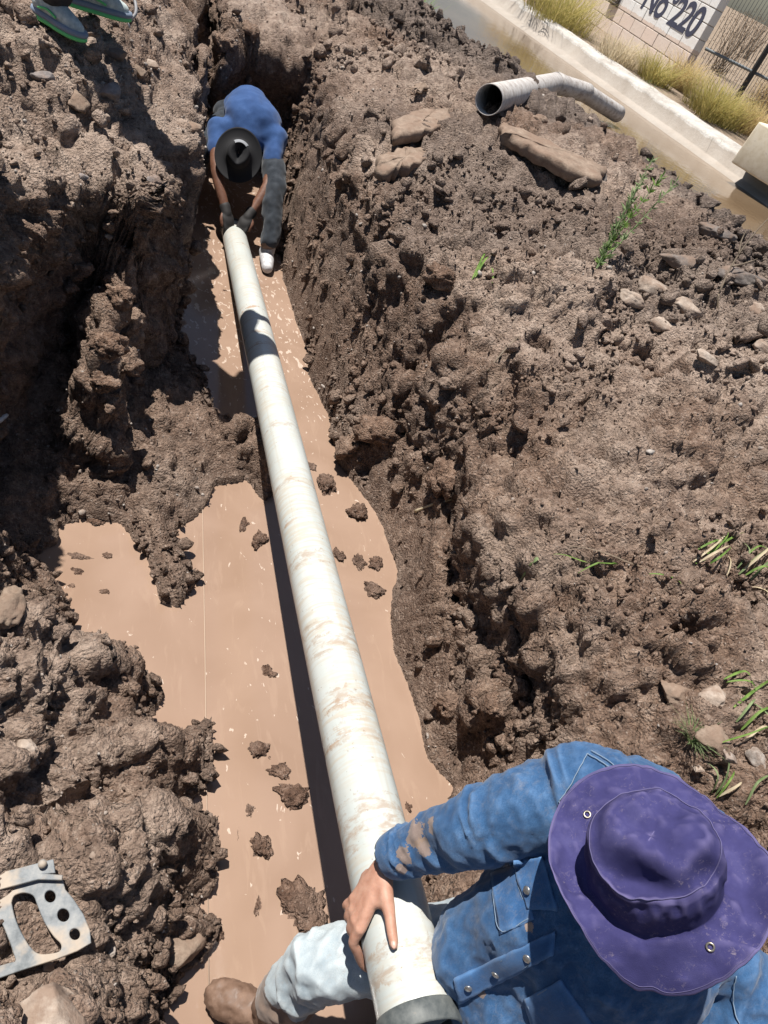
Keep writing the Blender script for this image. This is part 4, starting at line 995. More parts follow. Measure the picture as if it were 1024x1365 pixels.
def build_far_worker():
    root = empty('person', (.75, 5.6, .0)); A_ = np.array
    pel = A_([.76, 5.86, .58]); ch = A_([.74, 5.56, .66]); rs = A_([.93, 5.42, .62]); ls = A_([.55, 5.45, .55]); nk = (rs + ls) / 2
    rel, rha = A_([.90, 5.13, .42]), A_([.795, 4.95, .225]); lel, lha = A_([.555, 5.16, .40]), A_([.655, 4.965, .205])
    rh, rk, ra = pel + A_([.10, 0, -.05]), A_([.935, 5.24, .48]), A_([.955, 4.83, .12]); lh, lk, la = pel + A_([-.11, 0, -.05]), A_([.47, 5.36, .42]), A_([.47, 5.60, .10])
    hat_ax = A_([-.12, -.86, .50]); hat_ax /= np.linalg.norm(hat_ax); HO = at(318, 207, depth=4.86); hc = HO - hat_ax * .05
    fwd = A_([0, -.55, -.8]); fwd -= hat_ax * (fwd @ hat_ax); fwd /= np.linalg.norm(fwd); sdv = np.cross(hat_ax, fwd)
    def hand(c, el, sgn):
        d = c - el; d /= np.linalg.norm(d); sx = np.cross(d, [0, 0, 1.0]); sx /= np.linalg.norm(sx); out = [ell(c + d * .03, .042, .05, .018, sx, d, np.cross(sx, d))]
        for k in range(4): b0 = c + d * .06 + sx * (.027 - .018 * k); out.append(limbc([b0, b0 + d * .03 - A_([0, 0, .012]), b0 + d * .035 - A_([0, 0, .05])], [.0105, .0100, .0085], 7, 10))
        out.append(limbc([c + sx * sgn * .03, c + sx * sgn * .05 + d * .03, c + sx * sgn * .05 + d * .06 - A_([0, 0, .02])], [.013, .0115, .009], 7, 10)); return out
    body = [ell(hc, .078, .098, .112, sdv, fwd, hat_ax), limb([hc, nk], [.055, .058]), limbc([nk, ch, pel], [.09, .115, .11], 8), limb([rs, ls], [.055, .055]),
            ell(hc + fwd * .098, .016, .02, .026, sdv, fwd, hat_ax), limbc([rs, rel, rha], [.052, .042, .028], 10), limbc([ls, lel, lha], [.052, .042, .028], 10),
            limbc([rh, rk, ra], [.075, .05, .04], 10), limbc([lh, lk, la], [.075, .05, .04], 10)] + hand(rha, rel, -1) + hand(lha, lel, 1)
    link('body', fuse('body', body, .0095, 2), skin_mat('deep_skin_mat', (.13, .058, .036), (.19, .09, .056)), root)
    M_T = cloth('blue_shirt_mat', (.022, .058, .165), (.032, .080, .215), (.048, .105, .255), weave=500).m
    tv = [limbc([nk + A_([0, -.02, -.01]), ch, pel + A_([0, .03, .03])], [.125, .155, .150], 12, 24), limb([rs, ls], [.085, .085], 18), ell(ch + A_([.02, 0, .01]), .20, .20, .13), ell(pel + A_([0, -.02, .02]), .18, .15, .13),
          limbc([rs, rs * .5 + rel * .5], [.082, .066], 6), limbc([ls, ls * .5 + lel * .5], [.082, .066], 6)]
    tm = fuse('shirt', tv, .010, 22); v, n = get_vn(tm); put_v(tm, v + n * (.016 * folds(v, pel, nk, 8, 3, 970) + .004 * fbm(v * 16, 972, 2))[:, None]); link('shirt', tm, M_T, root)
    M_J = cloth('work_jeans_mat', (.012, .015, .020), (.026, .033, .043), (.06, .07, .085), dust=(.05, .04, .032), mudz=.22).m
    jv = [limbc([rh, rk, ra + A_([0, 0, .05])], [.10, .078, .066], 14, 18), limbc([lh, lk, la + A_([0, 0, .05])], [.10, .078, .066], 14, 18), limb([rh, lh], [.12, .12])]
    jm = fuse('jeans', jv, .011, 6); v, n = get_vn(jm); put_v(jm, v + n * (.014 * fbm(v * 9, 975, 3))[:, None]); link('jeans', jm, M_J, root)
    M_W = NB('white_sneaker_mat'); nn = M_W.noise(M_W.geo(), 40, 4, .6); M_W.set(col=M_W.ramp(nn, [(.4, (.45, .44, .45)), (.6, (.62, .62, .63))]), rough=.6)
    M_B = NB('dark_boot_mat').set(col=(.035, .03, .028), rough=.55)
    link('shoe', fuse('shoe', [limbc([ra + A_([0, .06, -.07]), ra + A_([0, -.05, -.06]), ra + A_([0, -.15, -.08])], [.045, .05, .038], 8), limb([ra, ra + A_([0, 0, -.05])], [.05, .05])], .008, 4), M_W.m, root)
    link('shoe', fuse('shoe', [limbc([la + A_([0, .08, -.06]), la + A_([0, -.02, -.06]), la + A_([-.01, -.14, -.07])], [.045, .05, .04], 8), limb([la + A_([0, 0, .12]), la], [.06, .055])], .008, 4), M_B, root)
    M_G = NB('dark_glove_mat').set(col=(.020, .018, .018), rough=.7)
    for c, el in ((rha, rel), (lha, lel)):
        d = c - el; d /= np.linalg.norm(d); sx = np.cross(d, [0, 0, 1.0]); sx /= np.linalg.norm(sx)
        pr = [limb([c - d * .05, c], [.038, .036]), ell(c + d * .03, .048, .058, .026, sx, d, np.cross(sx, d))]
        for k in range(4): b0 = c + d * .06 + sx * (.030 - .020 * k); pr.append(limbc([b0, b0 + d * .03 - A_([0, 0, .012]), b0 + d * .035 - A_([0, 0, .055])], [.0135, .013, .0115], 7, 10))
        link('glove', fuse("glove", pr, .006, 3), M_G, root)
    # black wide-brimmed hat, the lit top of its crown painted on as a pale crescent
    nA = 72; A = np.linspace(0, 2 * np.pi, nA, endpoint=False); up = np.array([0, 0, 1.0]); iy = up - hat_ax * (up @ hat_ax); iy /= np.linalg.norm(iy); ix = np.cross(iy, hat_ax)
    prof = [(.004, .098), (.03, .094), (.05, .098), (.062, .10), (.072, .092), (.078, .07), (.084, .03), (.088, .0), (.11, -.006), (.13, -.010), (.155, -.008), (.163, -.006), (.163, -.010)]
    rings = []
    for r, z in prof:
        zz_ = np.full(nA, z) + (-.012 * (r / .17) ** 2 * np.cos(2 * A) if r > .09 else 0); 
        if r < .07: zz_ = zz_ - .035 * np.exp(-(r * np.cos(A) / .022) ** 2) * (1 - r / .09)
        rings.append(np.stack([r * np.cos(A) * .94, r * np.sin(A) * 1.04, zz_], 1))
    v = np.concatenate(rings); hm = new_mesh('hat', HO + v[:, :1] * ix + v[:, 1:2] * iy + v[:, 2:3] * hat_ax, grid_faces(len(prof), nA, True)[:, ::-1])
    mk = NB('black_hat_mat').set(col=(.010, .010, .012), rough=.85); ho = link('hat', hm, mk, root); m_ = ho.modifiers.new('thick', 'SOLIDIFY'); m_.thickness = .004; m_.offset = -1
    rb = [(.0745, .094), (.0755, .088), (.081, .065), (.0845, .045)]; sel = np.arange(10, 27)           # pale panel standing in for sunlight on the upper half of the crown
    pv = np.concatenate([np.stack([r * np.cos(A[sel]) * .94, r * np.sin(A[sel]) * 1.04, np.full(len(sel), z)], 1) for r, z in [(.058, .1025)] + rb])
    mp_ = NB('crown_highlight_mat').set(col=(.24, .25, .27), rough=.8); link('crown_highlight', new_mesh('crown_highlight', HO + pv[:, :1] * ix + pv[:, 1:2] * iy + pv[:, 2:3] * hat_ax, grid_faces(5, len(sel))), mp_, ho)
    tag(root, 'worker in blue shirt and black hat bending over the far pipe end', 'person'); fix_children(root)
build_far_worker()

def build_standing():
    A_ = np.array; f1 = A_(on_ground(72, 40)[0]); f2 = A_(on_ground(122, 20)[0]); zg = (f1[2] + f2[2]) / 2
    t1 = A_(at(112, 66, z=f1[2])) - A_(at(50, 28, z=f1[2])); t1[2] = 0; t1 /= np.linalg.norm(t1); t2 = A_(at(150, 28, z=f2[2])) - A_(at(96, 12, z=f2[2])); t2[2] = 0; t2 /= np.linalg.norm(t2)
    root = empty('person', (f1 + f2) / 2)
    M_U = NB('black_trouser_mat'); nn = M_U.noise(M_U.geo(), 30, 4, .6); M_U.set(col=M_U.ramp(nn, [(.3, (.010, .010, .012)), (.7, (.028, .028, .032))]), rough=.8)
    a1, a2 = f1 + A_([0, 0, .13]), f2 + A_([0, 0, .13]); mid = (f1 + f2) / 2
    pel = mid + A_([.13, -.09, .90]); head = A_([.0, 3.60, zg + 1.46]); nk = pel * .22 + head * .78 - A_([0, 0, .05]); rs = nk + A_([.05, .19, -.06]); ls = nk + A_([-.05, -.19, -.06])
    k1 = (a1 + pel) / 2 + A_([.04, -.04, .02]); k2 = (a2 + pel) / 2 + A_([.05, -.03, .02])
    sk = [ell(head, .08, .1, .12), limb([head, nk], [.055, .06]), limbc([nk, (nk + pel) / 2, pel], [.1, .12, .12], 8), limbc([rs, rs + A_([.08, .06, -.28]), rs + A_([.22, -.06, -.42])], [.05, .04, .03], 8), limbc([ls, ls + A_([.04, -.1, -.28]), ls + A_([.2, -.02, -.42])], [.05, .04, .03], 8),
          limbc([pel, k1, a1], [.08, .055, .04], 8), limbc([pel, k2, a2], [.08, .055, .04], 8), ell(head + A_([.1, -.02, -.01]), .02, .016, .026), limb([rs, ls], [.06, .06])]
    for w_ in (rs + A_([.22, -.06, -.42]), ls + A_([.2, -.02, -.42])):
        sk.append(ell(w_ + A_([.03, 0, -.03]), .05, .02, .04))
        for k in range(4): sk.append(limb([w_ + A_([.05, -.03 + .02 * k, -.05]), w_ + A_([.09, -.03 + .02 * k, -.09])], [.010, .008], 8))
        sk.append(limb([w_ + A_([.02, .03, -.03]), w_ + A_([.07, .05, -.04])], [.011, .009], 8))
    link('body', fuse('body', sk, .012, 2), M_SKIN, root)
    tr = [limbc([pel + A_([0, 0, -.05]), k1, a1 + A_([0, 0, .02])], [.12, .085, .072], 12, 20), limbc([pel + A_([0, 0, -.05]), k2, a2 + A_([0, 0, .02])], [.12, .085, .072], 12, 20), ell(pel, .15, .17, .13)]
    tm = fuse('trousers', tr, .010, 5); v, n = get_vn(tm); put_v(tm, v + n * (.012 * fbm(v * 8, 981, 3))[:, None]); link('trousers', tm, M_U.m, root)
    sh = [limbc([nk, (nk + pel) / 2, pel + A_([0, 0, .02])], [.12, .15, .15], 10, 20), limb([rs, ls], [.085, .085]), limbc([rs, rs + A_([.07, .05, -.2])], [.08, .065], 5), limbc([ls, ls + A_([.04, -.08, -.2])], [.08, .065], 5)]
    link('shirt', fuse('shirt', sh, .012, 6), cloth('grey_shirt_mat', (.12, .12, .13), (.17, .17, .18), (.22, .22, .23)).m, root)
    vs, F = tube([head + A_([0, 0, .03]), head + A_([0, 0, .05]), head + A_([0, 0, .10]), head + A_([0, 0, .14])], [.125, .108, .10, .06], 24); link('hat', quads_mesh('hat', vs, F), NB('straw_hat_mat').set(col=(.35, .28, .18), rough=.8), root)
    # running shoes
    mu = NB('shoe_mesh_mat'); nn = mu.noise(mu.geo(), 45, 4, .6); mu.set(col=mu.ramp(nn, [(.35, (.34, .42, .43)), (.6, (.55, .62, .60)), (.75, (.70, .75, .71))]), rough=.7, normal=mu.bump(mu.noise(mu.geo(), 300, 2), .4, .002))
    ms = NB('shoe_sole_mat').set(col=(.20, .25, .33), rough=.6); mg = NB('shoe_green_mat').set(col=(.13, .62, .20), rough=.5); my = NB('shoe_yellow_mat').set(col=(.50, .75, .08), rough=.5)
    for k, (f, t) in enumerate(((f1, t1), (f2, t2))):
        s = A_([-t[1], t[0], 0]); up = A_([0, 0, 1.0]); f = f.copy(); f[2] = max(f[2], on_ground(*((72, 40) if k == 0 else (122, 20)))[0].z) + .015
        def loc(x, y, z): return f + t * x + s * y + up * z
        outl = [(-.115, .0), (-.105, .028), (-.06, .036), (0, .036), (.06, .044), (.11, .046), (.15, .034), (.168, .008), (.16, -.02), (.12, -.042), (.06, -.044), (0, -.036), (-.06, -.036), (-.105, -.028)]
        O2 = catmull(np.array(outl + [outl[0]]), 56)[:-1]; m = len(O2)
        def loft(name, levels, mat, top=True):
            R_ = [np.array([loc(x * sc + ox, y * sc * sy, z + zt * max(0, x + .02)) for x, y in O2]) for (sc, sy, z, ox, zt) in levels]
            F = grid_faces(len(R_), m, True); vs = np.concatenate(R_ + [R_[0].mean(0)[None], R_[-1].mean(0)[None]]); j = np.arange(m); j2 = (j + 1) % m; b0 = len(R_) * m; last = (len(R_) - 1) * m
            F = np.concatenate([F, np.stack([j2, j, np.full(m, b0), np.full(m, b0)], 1), np.stack([last + j, last + j2, np.full(m, b0 + 1), np.full(m, b0 + 1)], 1)]); return link(name, quads_mesh(name, vs, F), mat, None)
        parts = [loft('outsole', [(.97, 1, 0, 0, .02), (1.0, 1, .004, 0, .02), (1.0, 1, .016, 0, .02)], mg), loft('midsole', [(1.005, 1.01, .0165, 0, .02), (1.02, 1.03, .024, 0, .02), (.99, 1.0, .040, 0, .0)], ms)]
        up_ = fuse('upper', [limbc([loc(-.075, 0, .060), loc(-.03, 0, .066), loc(.05, 0, .056), loc(.125, 0, .040)], [.040, .041, .040, .030], 12, 20), limbc([loc(-.06, 0, .06), loc(-.055, 0, .10)], [.040, .042], 5), limbc([loc(-.03, 0, .075), loc(.03, 0, .075)], [.040, .032], 5)], .007, 5)
        parts.append(link('upper', up_, mu.m))
        vs, F = tube(np.array([loc(-.055 + .046 * math.cos(q), .043 * math.sin(q), .112 + .012 * math.cos(q)) for q in np.linspace(0, 2 * np.pi, 25)]), .006, 8, cap=False); parts.append(link('collar', quads_mesh('collar', vs, F), my))
        for i in range(5):
            x = .005 + i * .019; vs, F = tube(catmull([loc(x, -.030, .078 - i * .004), loc(x + .006, 0, .098 - i * .006), loc(x, .030, .078 - i * .004)], 8), .0035, 6); parts.append(link('lace', quads_mesh('lace', vs, F), mg if i % 2 else ms))
        for sgn in (-1, 1):
            vs, F = tube(catmull([loc(-.05, sgn * .0415, .05), loc(0, sgn * .043, .062), loc(.05, sgn * .044, .05)], 8), .005, 6); parts.append(link('side_stripe', quads_mesh('side_stripe', vs, F), mg))
        shoe = empty('shoe', f); shoe.parent = root; shoe.matrix_parent_inverse = Matrix.Translation(-root.location)
        for p_ in parts: p_.parent = shoe; p_.matrix_parent_inverse = Matrix.Translation(-V(f))
    tag(root, 'person in black trousers and grey-green running shoes standing on the left bank', 'person'); 
    for ch in root.children: ch.matrix_parent_inverse = Matrix.Translation(-root.location)
build_standing()
# ------------------------------------------------------------------ plants
def blade_mat(name, c0, c1):
    b = NB(name); oi = b.n('ShaderNodeObjectInfo'); n = b.noise(b.geo(), 25, 3, .6)
    cc = b.ramp(n, [(.35, c0), (.65, c1)]); b.set(col=cc, rough=.6, spec=.3)
    tr = b.n('ShaderNodeBsdfTranslucent'); b.l(cc, tr.inputs[0]); mx = b.n('ShaderNodeMixShader'); mx.inputs[0].default_value = .4
    b.l(b.b.outputs[0], mx.inputs[1]); b.l(tr.outputs[0], mx.inputs[2]); b.l(mx.outputs[0], b.out.inputs[0]); return b.m
M_DRY = blade_mat('dry_grass_mat', (.46, .33, .15), (.66, .52, .27))
M_DRYG = blade_mat('yellow_green_grass_mat', (.30, .28, .08), (.58, .47, .19))
M_STRAW = blade_mat('straw_mat', (.56, .46, .30), (.70, .60, .43))
M_GREEN = blade_mat('green_leaf_mat', (.10, .20, .035), (.24, .37, .09))
M_WEED = blade_mat('weed_leaf_mat', (.16, .235, .09), (.33, .42, .21))
M_BRUSH = blade_mat('brush_mat', (.12, .075, .045), (.26, .175, .105))
M_DEAD = blade_mat('dead_stem_mat', (.20, .155, .11), (.36, .29, .22))
def blades(n, rad, hgt, wid, lean, seed, droop=.3, segs=4):
    """many arching blades from one tuft: verts, quads"""
    rg = np.random.default_rng(seed); t = np.linspace(0, 1, segs + 1)
    a = rg.uniform(0, 2 * np.pi, n); rr = rad * np.sqrt(rg.random(n)); H = hgt * rg.uniform(.45, 1.1, n)
    d = np.stack([np.cos(a), np.sin(a)], 1); b0 = np.stack([rr * np.cos(a + rg.normal(0, .5, n)), rr * np.sin(a + rg.normal(0, .5, n))], 1)
    ln = lean * rg.uniform(.2, 1.3, n); side = np.stack([-d[:, 1], d[:, 0]], 1); W = wid * rg.uniform(.6, 1.2, n)
    VV = []
    for k in range(segs + 1):
        tk = t[k]; out = ln * H * (tk + droop * tk * tk * 2)
        c = np.c_[b0 + d * out[:, None] + .02 * hgt * rg.normal(size=(n, 2)) * tk, H * (tk - droop * tk ** 3 * .8)]
        w_ = (W * (1 - .85 * tk))[:, None]; s3 = np.c_[side, np.zeros(n)]
        VV += [c - s3 * w_ / 2, c + s3 * w_ / 2]
    VV = np.stack(VV, 1); m = VV.shape[1]; q = []
    for k in range(segs): q.append([2 * k, 2 * k + 1, 2 * k + 3, 2 * k + 2])
    F = (np.array(q)[None] + (np.arange(n) * m)[:, None, None]).reshape(-1, 4)
    return VV.reshape(-1, 3), F
def tuft(name, loc, n, rad, hgt, wid, lean, seed, mat, label, cat, group=None, droop=.3):
    vs, F = blades(n, rad, hgt, wid, lean, seed, droop)
    o = link(name, new_mesh(name, vs, F), mat, loc=loc); tag(o, label, cat, group); return o
def bankp(px, py, z=1.2): return at(px, py, z)
for i, (px, py, n, rad, h, mat, nm, lab) in enumerate([
    (740, 30, 900, .55, .75, M_DRYG, 'dry_grass', 'tall yellow-green grass clump at top behind the kerb left of the block wall'),
    (705, -4, 700, .5, .6, M_DRY, 'dry_grass', 'dry yellow grass at the top edge behind the canal kerb'),
    (822, 84, 520, .36, .45, M_STRAW, 'dry_grass', 'thin straw-pale grass in front of the block wall'),
    (868, 112, 520, .22, .50, M_DRYG, 'dry_grass', 'bushy yellow-green grass clump below the painted number'),
    (902, 118, 520, .22, .58, M_DRY, 'dry_grass', 'golden grass clump at the right corner of the block wall'),
    (945, 158, 1000, .36, .58, M_DRYG, 'dry_grass', 'large rounded yellow-green grass clump in front of the wire fence'),
    (992, 176, 650, .28, .50, M_DRY, 'dry_grass', 'dry golden grass clump next to the concrete gate block'),
    (1022, 155, 700, .4, .65, M_DRY, 'dry_grass', 'dry grass at the right edge before the wire fence')]):
    tuft(nm, bankp(px, py), n, rad, h, .011, .45, 500 + i, mat, lab, 'grass', 'dry grass on the far canal bank', .35)
for i, (px, py, rad, h, lab) in enumerate([(945, 92, .45, 1.1, 'brown dry brush climbing the fence beside the wall'), (985, 75, .6, 1.3, 'tall brown dry brush behind the fence post'),
                                          (1022, 175, .5, .55, 'low brown dry brush above the gate block')]):
    p = bankp(px, py); p = p - np.array([*wNn, 0]) * .25 if i < 2 else p
    t_ = empty('dry_brush', p); rg = np.random.default_rng(540 + i)
    VV, FF, off = [], [], 0
    for k in range(26):
        a = rg.uniform(0, 6.28); b0 = np.array([math.cos(a), math.sin(a), 0]) * rad * rg.random() * .7
        tip = b0 + np.array([rg.normal(0, .3), rg.normal(0, .3), 1]) * h * rg.uniform(.6, 1.1); mid = (b0 + tip) / 2 + rg.normal(0, .06, 3)
        vs, F = tube(catmull([b0, mid, tip], 6), np.linspace(.009, .003, 6), 5, cap=False); VV.append(vs); FF.append(F + off); off += len(vs)
    link('stems', new_mesh('stems', np.concatenate(VV), np.concatenate(FF)), M_DEAD, t_)
    n = 1500; c = np.c_[rg.normal(0, rad * .6, (n, 2)), rg.uniform(.05, 1.05, n) * h]; s = rg.uniform(.02, .05, n)
    d1 = rg.normal(size=(n, 3)); d2 = rg.normal(size=(n, 3)); d1 /= np.linalg.norm(d1, axis=1)[:, None]; d2 /= np.linalg.norm(d2, axis=1)[:, None]
    vs = np.stack([c, c + d1 * s[:, None] + d2 * s[:, None] * .15, c + d1 * s[:, None] * 1.6, c + d1 * s[:, None] - d2 * s[:, None] * .15], 1).reshape(-1, 3)
    link('foliage', new_mesh('foliage', vs, np.arange(4 * n).reshape(-1, 4)), M_BRUSH, t_)
    tag(t_, lab, 'brush', 'dry brush along the fence')
for i, (px, py, n, h, mat, lab) in enumerate([(728, 30, 120, .22, M_WEED, 'small grey-green weed growing on the canal kerb near the top'),
        (742, 48, 50, .10, M_WEED, 'tiny dark weed in a crack of the canal kerb'),
        (847, 124, 45, .26, M_WEED, 'left of two thin grey weeds on the kerb face'), (864, 136, 45, .28, M_WEED, 'right of two thin grey weeds on the kerb face'),
        (956, 206, 60, .22, M_WEED, 'spiky dark weed on the kerb left of the gate block'), (1013, 246, 90, .20, M_GREEN, 'green weed on the kerb below the gate block'),
        (540, 8, 260, .30, M_GREEN, 'bright green grass beyond the spoil heap at the top')]):
    z = 1.07 if i < 6 else 1.05
    tuft('kerb_weed' if i < 6 else 'green_grass', at(px, py, z), n, .05 if i < 6 else .3, h, .010, .5, 560 + i, mat, lab, 'weed' if i < 6 else 'grass')
# upright weed on the right bank
def weed():
    p0, _ = on_ground(795, 358); dep = float((np.array(p0) - CAM) @ RW[:, 2])
    e = empty('upright_weed', p0); rg = np.random.default_rng(600)
    tips = [(872, 208), (886, 232), (862, 232), (846, 262), (905, 238)]
    base = np.array(p0)
    for k, (px, py) in enumerate(tips):
        tip = at(px, py, depth=dep + .02 * k) - base; mid = tip * .5 + rg.normal(0, .012, 3)
        path = catmull([np.zeros(3), mid, tip], 14)
        vs, F = tube(path, np.linspace(.0038, .0014, 14), 6, cap=False); st = link('stem', new_mesh('stem', vs, F), M_WEED, e)
        n = 110 if k < 3 else 60; VV = []
        for j in range(n):
            t = .12 + .88 * j / n; c = path[min(int(t * 13), 13)]; ax = path[-1] - path[0]; ax /= np.linalg.norm(ax)
            d = rg.normal(size=3); d -= ax * (d @ ax) * .4; d /= np.linalg.norm(d); d = d * .8 + ax * .6; L = rg.uniform(.025, .055); s = np.cross(d, rg.normal(size=3)); s /= np.linalg.norm(s)
            VV += [c, c + d * L * .45 + s * .005, c + d * L, c + d * L * .45 - s * .005]
        link('leaves', new_mesh('leaves', np.array(VV), np.arange(len(VV)).reshape(-1, 4)), M_GREEN if k % 2 else M_WEED, st)
    tag(e, 'upright feathery green weed standing on the right bank', 'weed')
weed()
# uprooted grass lying on the mud
def strand(px_pts, wid, mat, name, parent=None, up=.012, hump=.02):
    P_ = [np.array(on_ground(x, y, up)[0]) for x, y in px_pts]; zmax = [p[2] for p in P_]
    path = catmull(P_, 12); path[:, 2] += hump * np.sin(np.linspace(0, math.pi, 12))
    t = np.gradient(path, axis=0); s = np.cross(t, np.array([0, 0, 1.0])); s /= np.linalg.norm(s, axis=1)[:, None] + 1e-9
    w_ = wid * np.interp(np.linspace(0, 1, 12), [0, .25, .7, 1], [.5, 1, .8, .1])[:, None]
    vs = np.stack([path - s * w_ / 2, path + np.array([0, 0, -.2]) * w_, path + s * w_ / 2], 1).reshape(-1, 3)
    F = np.concatenate([[[3 * k, 3 * k + 1, 3 * k + 4, 3 * k + 3], [3 * k + 1, 3 * k + 2, 3 * k + 5, 3 * k + 4]] for k in range(11)])
    return link(name, new_mesh(name, vs, F), mat, parent)
def litter(name, label, strands, cat='grass'):
    p, _ = on_ground(*strands[0][0][0]); e = empty(name, (0, 0, 0)); 
    for pts, wid, mat in strands: strand(pts, wid, mat, 'blade', e)
    tag(e, label, cat); return e
litter('uprooted_grass', 'long uprooted grass stem with green blades lying on the right bank', [
    ([(862, 762), (830, 755), (800, 745), (765, 735), (755, 734)], .007, M_DEAD), ([(822, 756), (795, 757), (768, 767)], .008, M_GREEN),
    ([(822, 755), (800, 757), (775, 757), (748, 746), (735, 742)], .006, M_GREEN), ([(863, 768), (885, 776), (906, 782)], .007, M_GREEN)])
litter('uprooted_grass', 'loose green grass blade leaning on the mud left of the long grass stem', [([(716, 747), (705, 757), (692, 775)], .014, M_WEED)])
litter('uprooted_grass', 'pulled tuft of straw and green grass blades at the right', [
    ([(921, 752), (945, 735), (962, 718), (975, 706)], .008, M_STRAW), ([(925, 754), (950, 735), (972, 722), (990, 712)], .009, M_GREEN), ([(930, 752), (950, 742), (970, 730)], .009, M_STRAW),
    ([(940, 757), (955, 748), (972, 732)], .008, M_GREEN), ([(928, 735), (945, 729), (958, 724)], .008, M_GREEN), ([(966, 770), (967, 755), (964, 742)], .006, M_STRAW), ([(935, 750), (958, 728), (968, 712)], .007, M_GREEN)])
litter('uprooted_grass', 'tangled grass tuft touching the right photo edge', [
    ([(982, 768), (1000, 752), (1030, 728)], .010, M_WEED), ([(985, 765), (1010, 745), (1034, 722)], .010, M_STRAW), ([(980, 760), (992, 742), (985, 725)], .007, M_WEED),
    ([(990, 770), (1010, 762), (1030, 766)], .009, M_GREEN), ([(1000, 785), (1015, 795), (1028, 808)], .008, M_STRAW), ([(985, 750), (1005, 735), (1025, 742)], .007, M_GREEN), ([(998, 775), (1015, 758), (1030, 750)], .009, M_WEED)])
litter('uprooted_grass', 'green grass blades beside the large pale rock at the right', [
    ([(962, 908), (985, 902), (1000, 915)], .008, M_GREEN), ([(965, 912), (990, 915), (1004, 925)], .007, M_GREEN), ([(975, 945), (1000, 925), (1030, 905)], .009, M_GREEN), ([(978, 965), (992, 945), (1003, 935)], .008, M_WEED),
    ([(985, 975), (1005, 955), (1030, 945)], .009, M_GREEN), ([(960, 992), (990, 985), (1030, 968)], .006, M_GREEN), ([(990, 990), (1010, 975), (1030, 985)], .008, M_STRAW), ([(1000, 940), (1015, 960), (1030, 975)], .007, M_WEED)])
litter('uprooted_grass', 'grass sprouts on the mud just above the purple hat', [
    ([(950, 1062), (960, 1040), (968, 1005)], .008, M_WEED), ([(952, 1066), (965, 1045), (975, 1030)], .007, M_GREEN), ([(945, 1060), (948, 1040), (940, 1020)], .007, M_WEED), ([(955, 1064), (972, 1055), (985, 1045)], .008, M_STRAW), ([(990, 1075), (1000, 1050), (1024, 1035)], .008, M_WEED)])
litter('uprooted_grass', 'small green sprout beside the dark hollow in the right bank', [([(632, 372), (640, 358), (650, 345)], .012, M_GREEN), ([(628, 375), (640, 350), (645, 342)], .010, M_GREEN), ([(655, 380), (653, 368), (652, 360)], .010, M_GREEN)])
p_, _ = on_ground(920, 985); tuft('grey_tuft', p_, 160, .018, .07, .003, .7, 640, M_WEED, 'small grey-green fine-leaved tuft below the large pale rock', 'weed')
# sticks and twigs
def stick(name, a, b, r, mat, label, bend=.01, up=.012, lean=0.0, cat='stick'):
    p = np.array(on_ground(*a, up)[0]); q = np.array(on_ground(*b, up)[0]); q[2] += lean
    mid = (p + q) / 2 + np.array([0, 0, bend]); path = catmull([p, mid, q], 10)
    vs, F = tube(path, np.linspace(r, r * .6, 10) * (1 + .2 * np.sin(np.arange(10) * 2.1)), 7); o = link(name, quads_mesh(name, vs, F), mat); tag(o, label, cat)
stick('stick', (552, 684), (602, 668), .007, M_STRAW, 'pale stick poking from the right bank beside the dark hollow')
stick('root', (648, 498), (690, 452), .005, M_DEAD, 'thin grey root strand lying across the right bank', .03)
def twig():
    p = np.array(on_ground(958, 392)[0]); dep = float((p - CAM) @ RW[:, 2]); e = empty('dead_twig', p)
    for pts in ([(958, 392), (975, 355), (1000, 318), (1030, 285)], [(958, 392), (957, 410), (963, 432)], [(975, 355), (990, 352), (1010, 345)], [(985, 340), (988, 322), (996, 305)]):
        path = catmull([at(x, y, depth=dep - .0 * k) - p for k, (x, y) in enumerate(pts)], 10)
        vs, F = tube(path, np.linspace(.006, .002, 10), 6); link('branch', quads_mesh('branch', vs, F), M_DEAD, e)
    tag(e, 'dead grey branching twig standing by the dark stones at the right', 'twig')
twig()

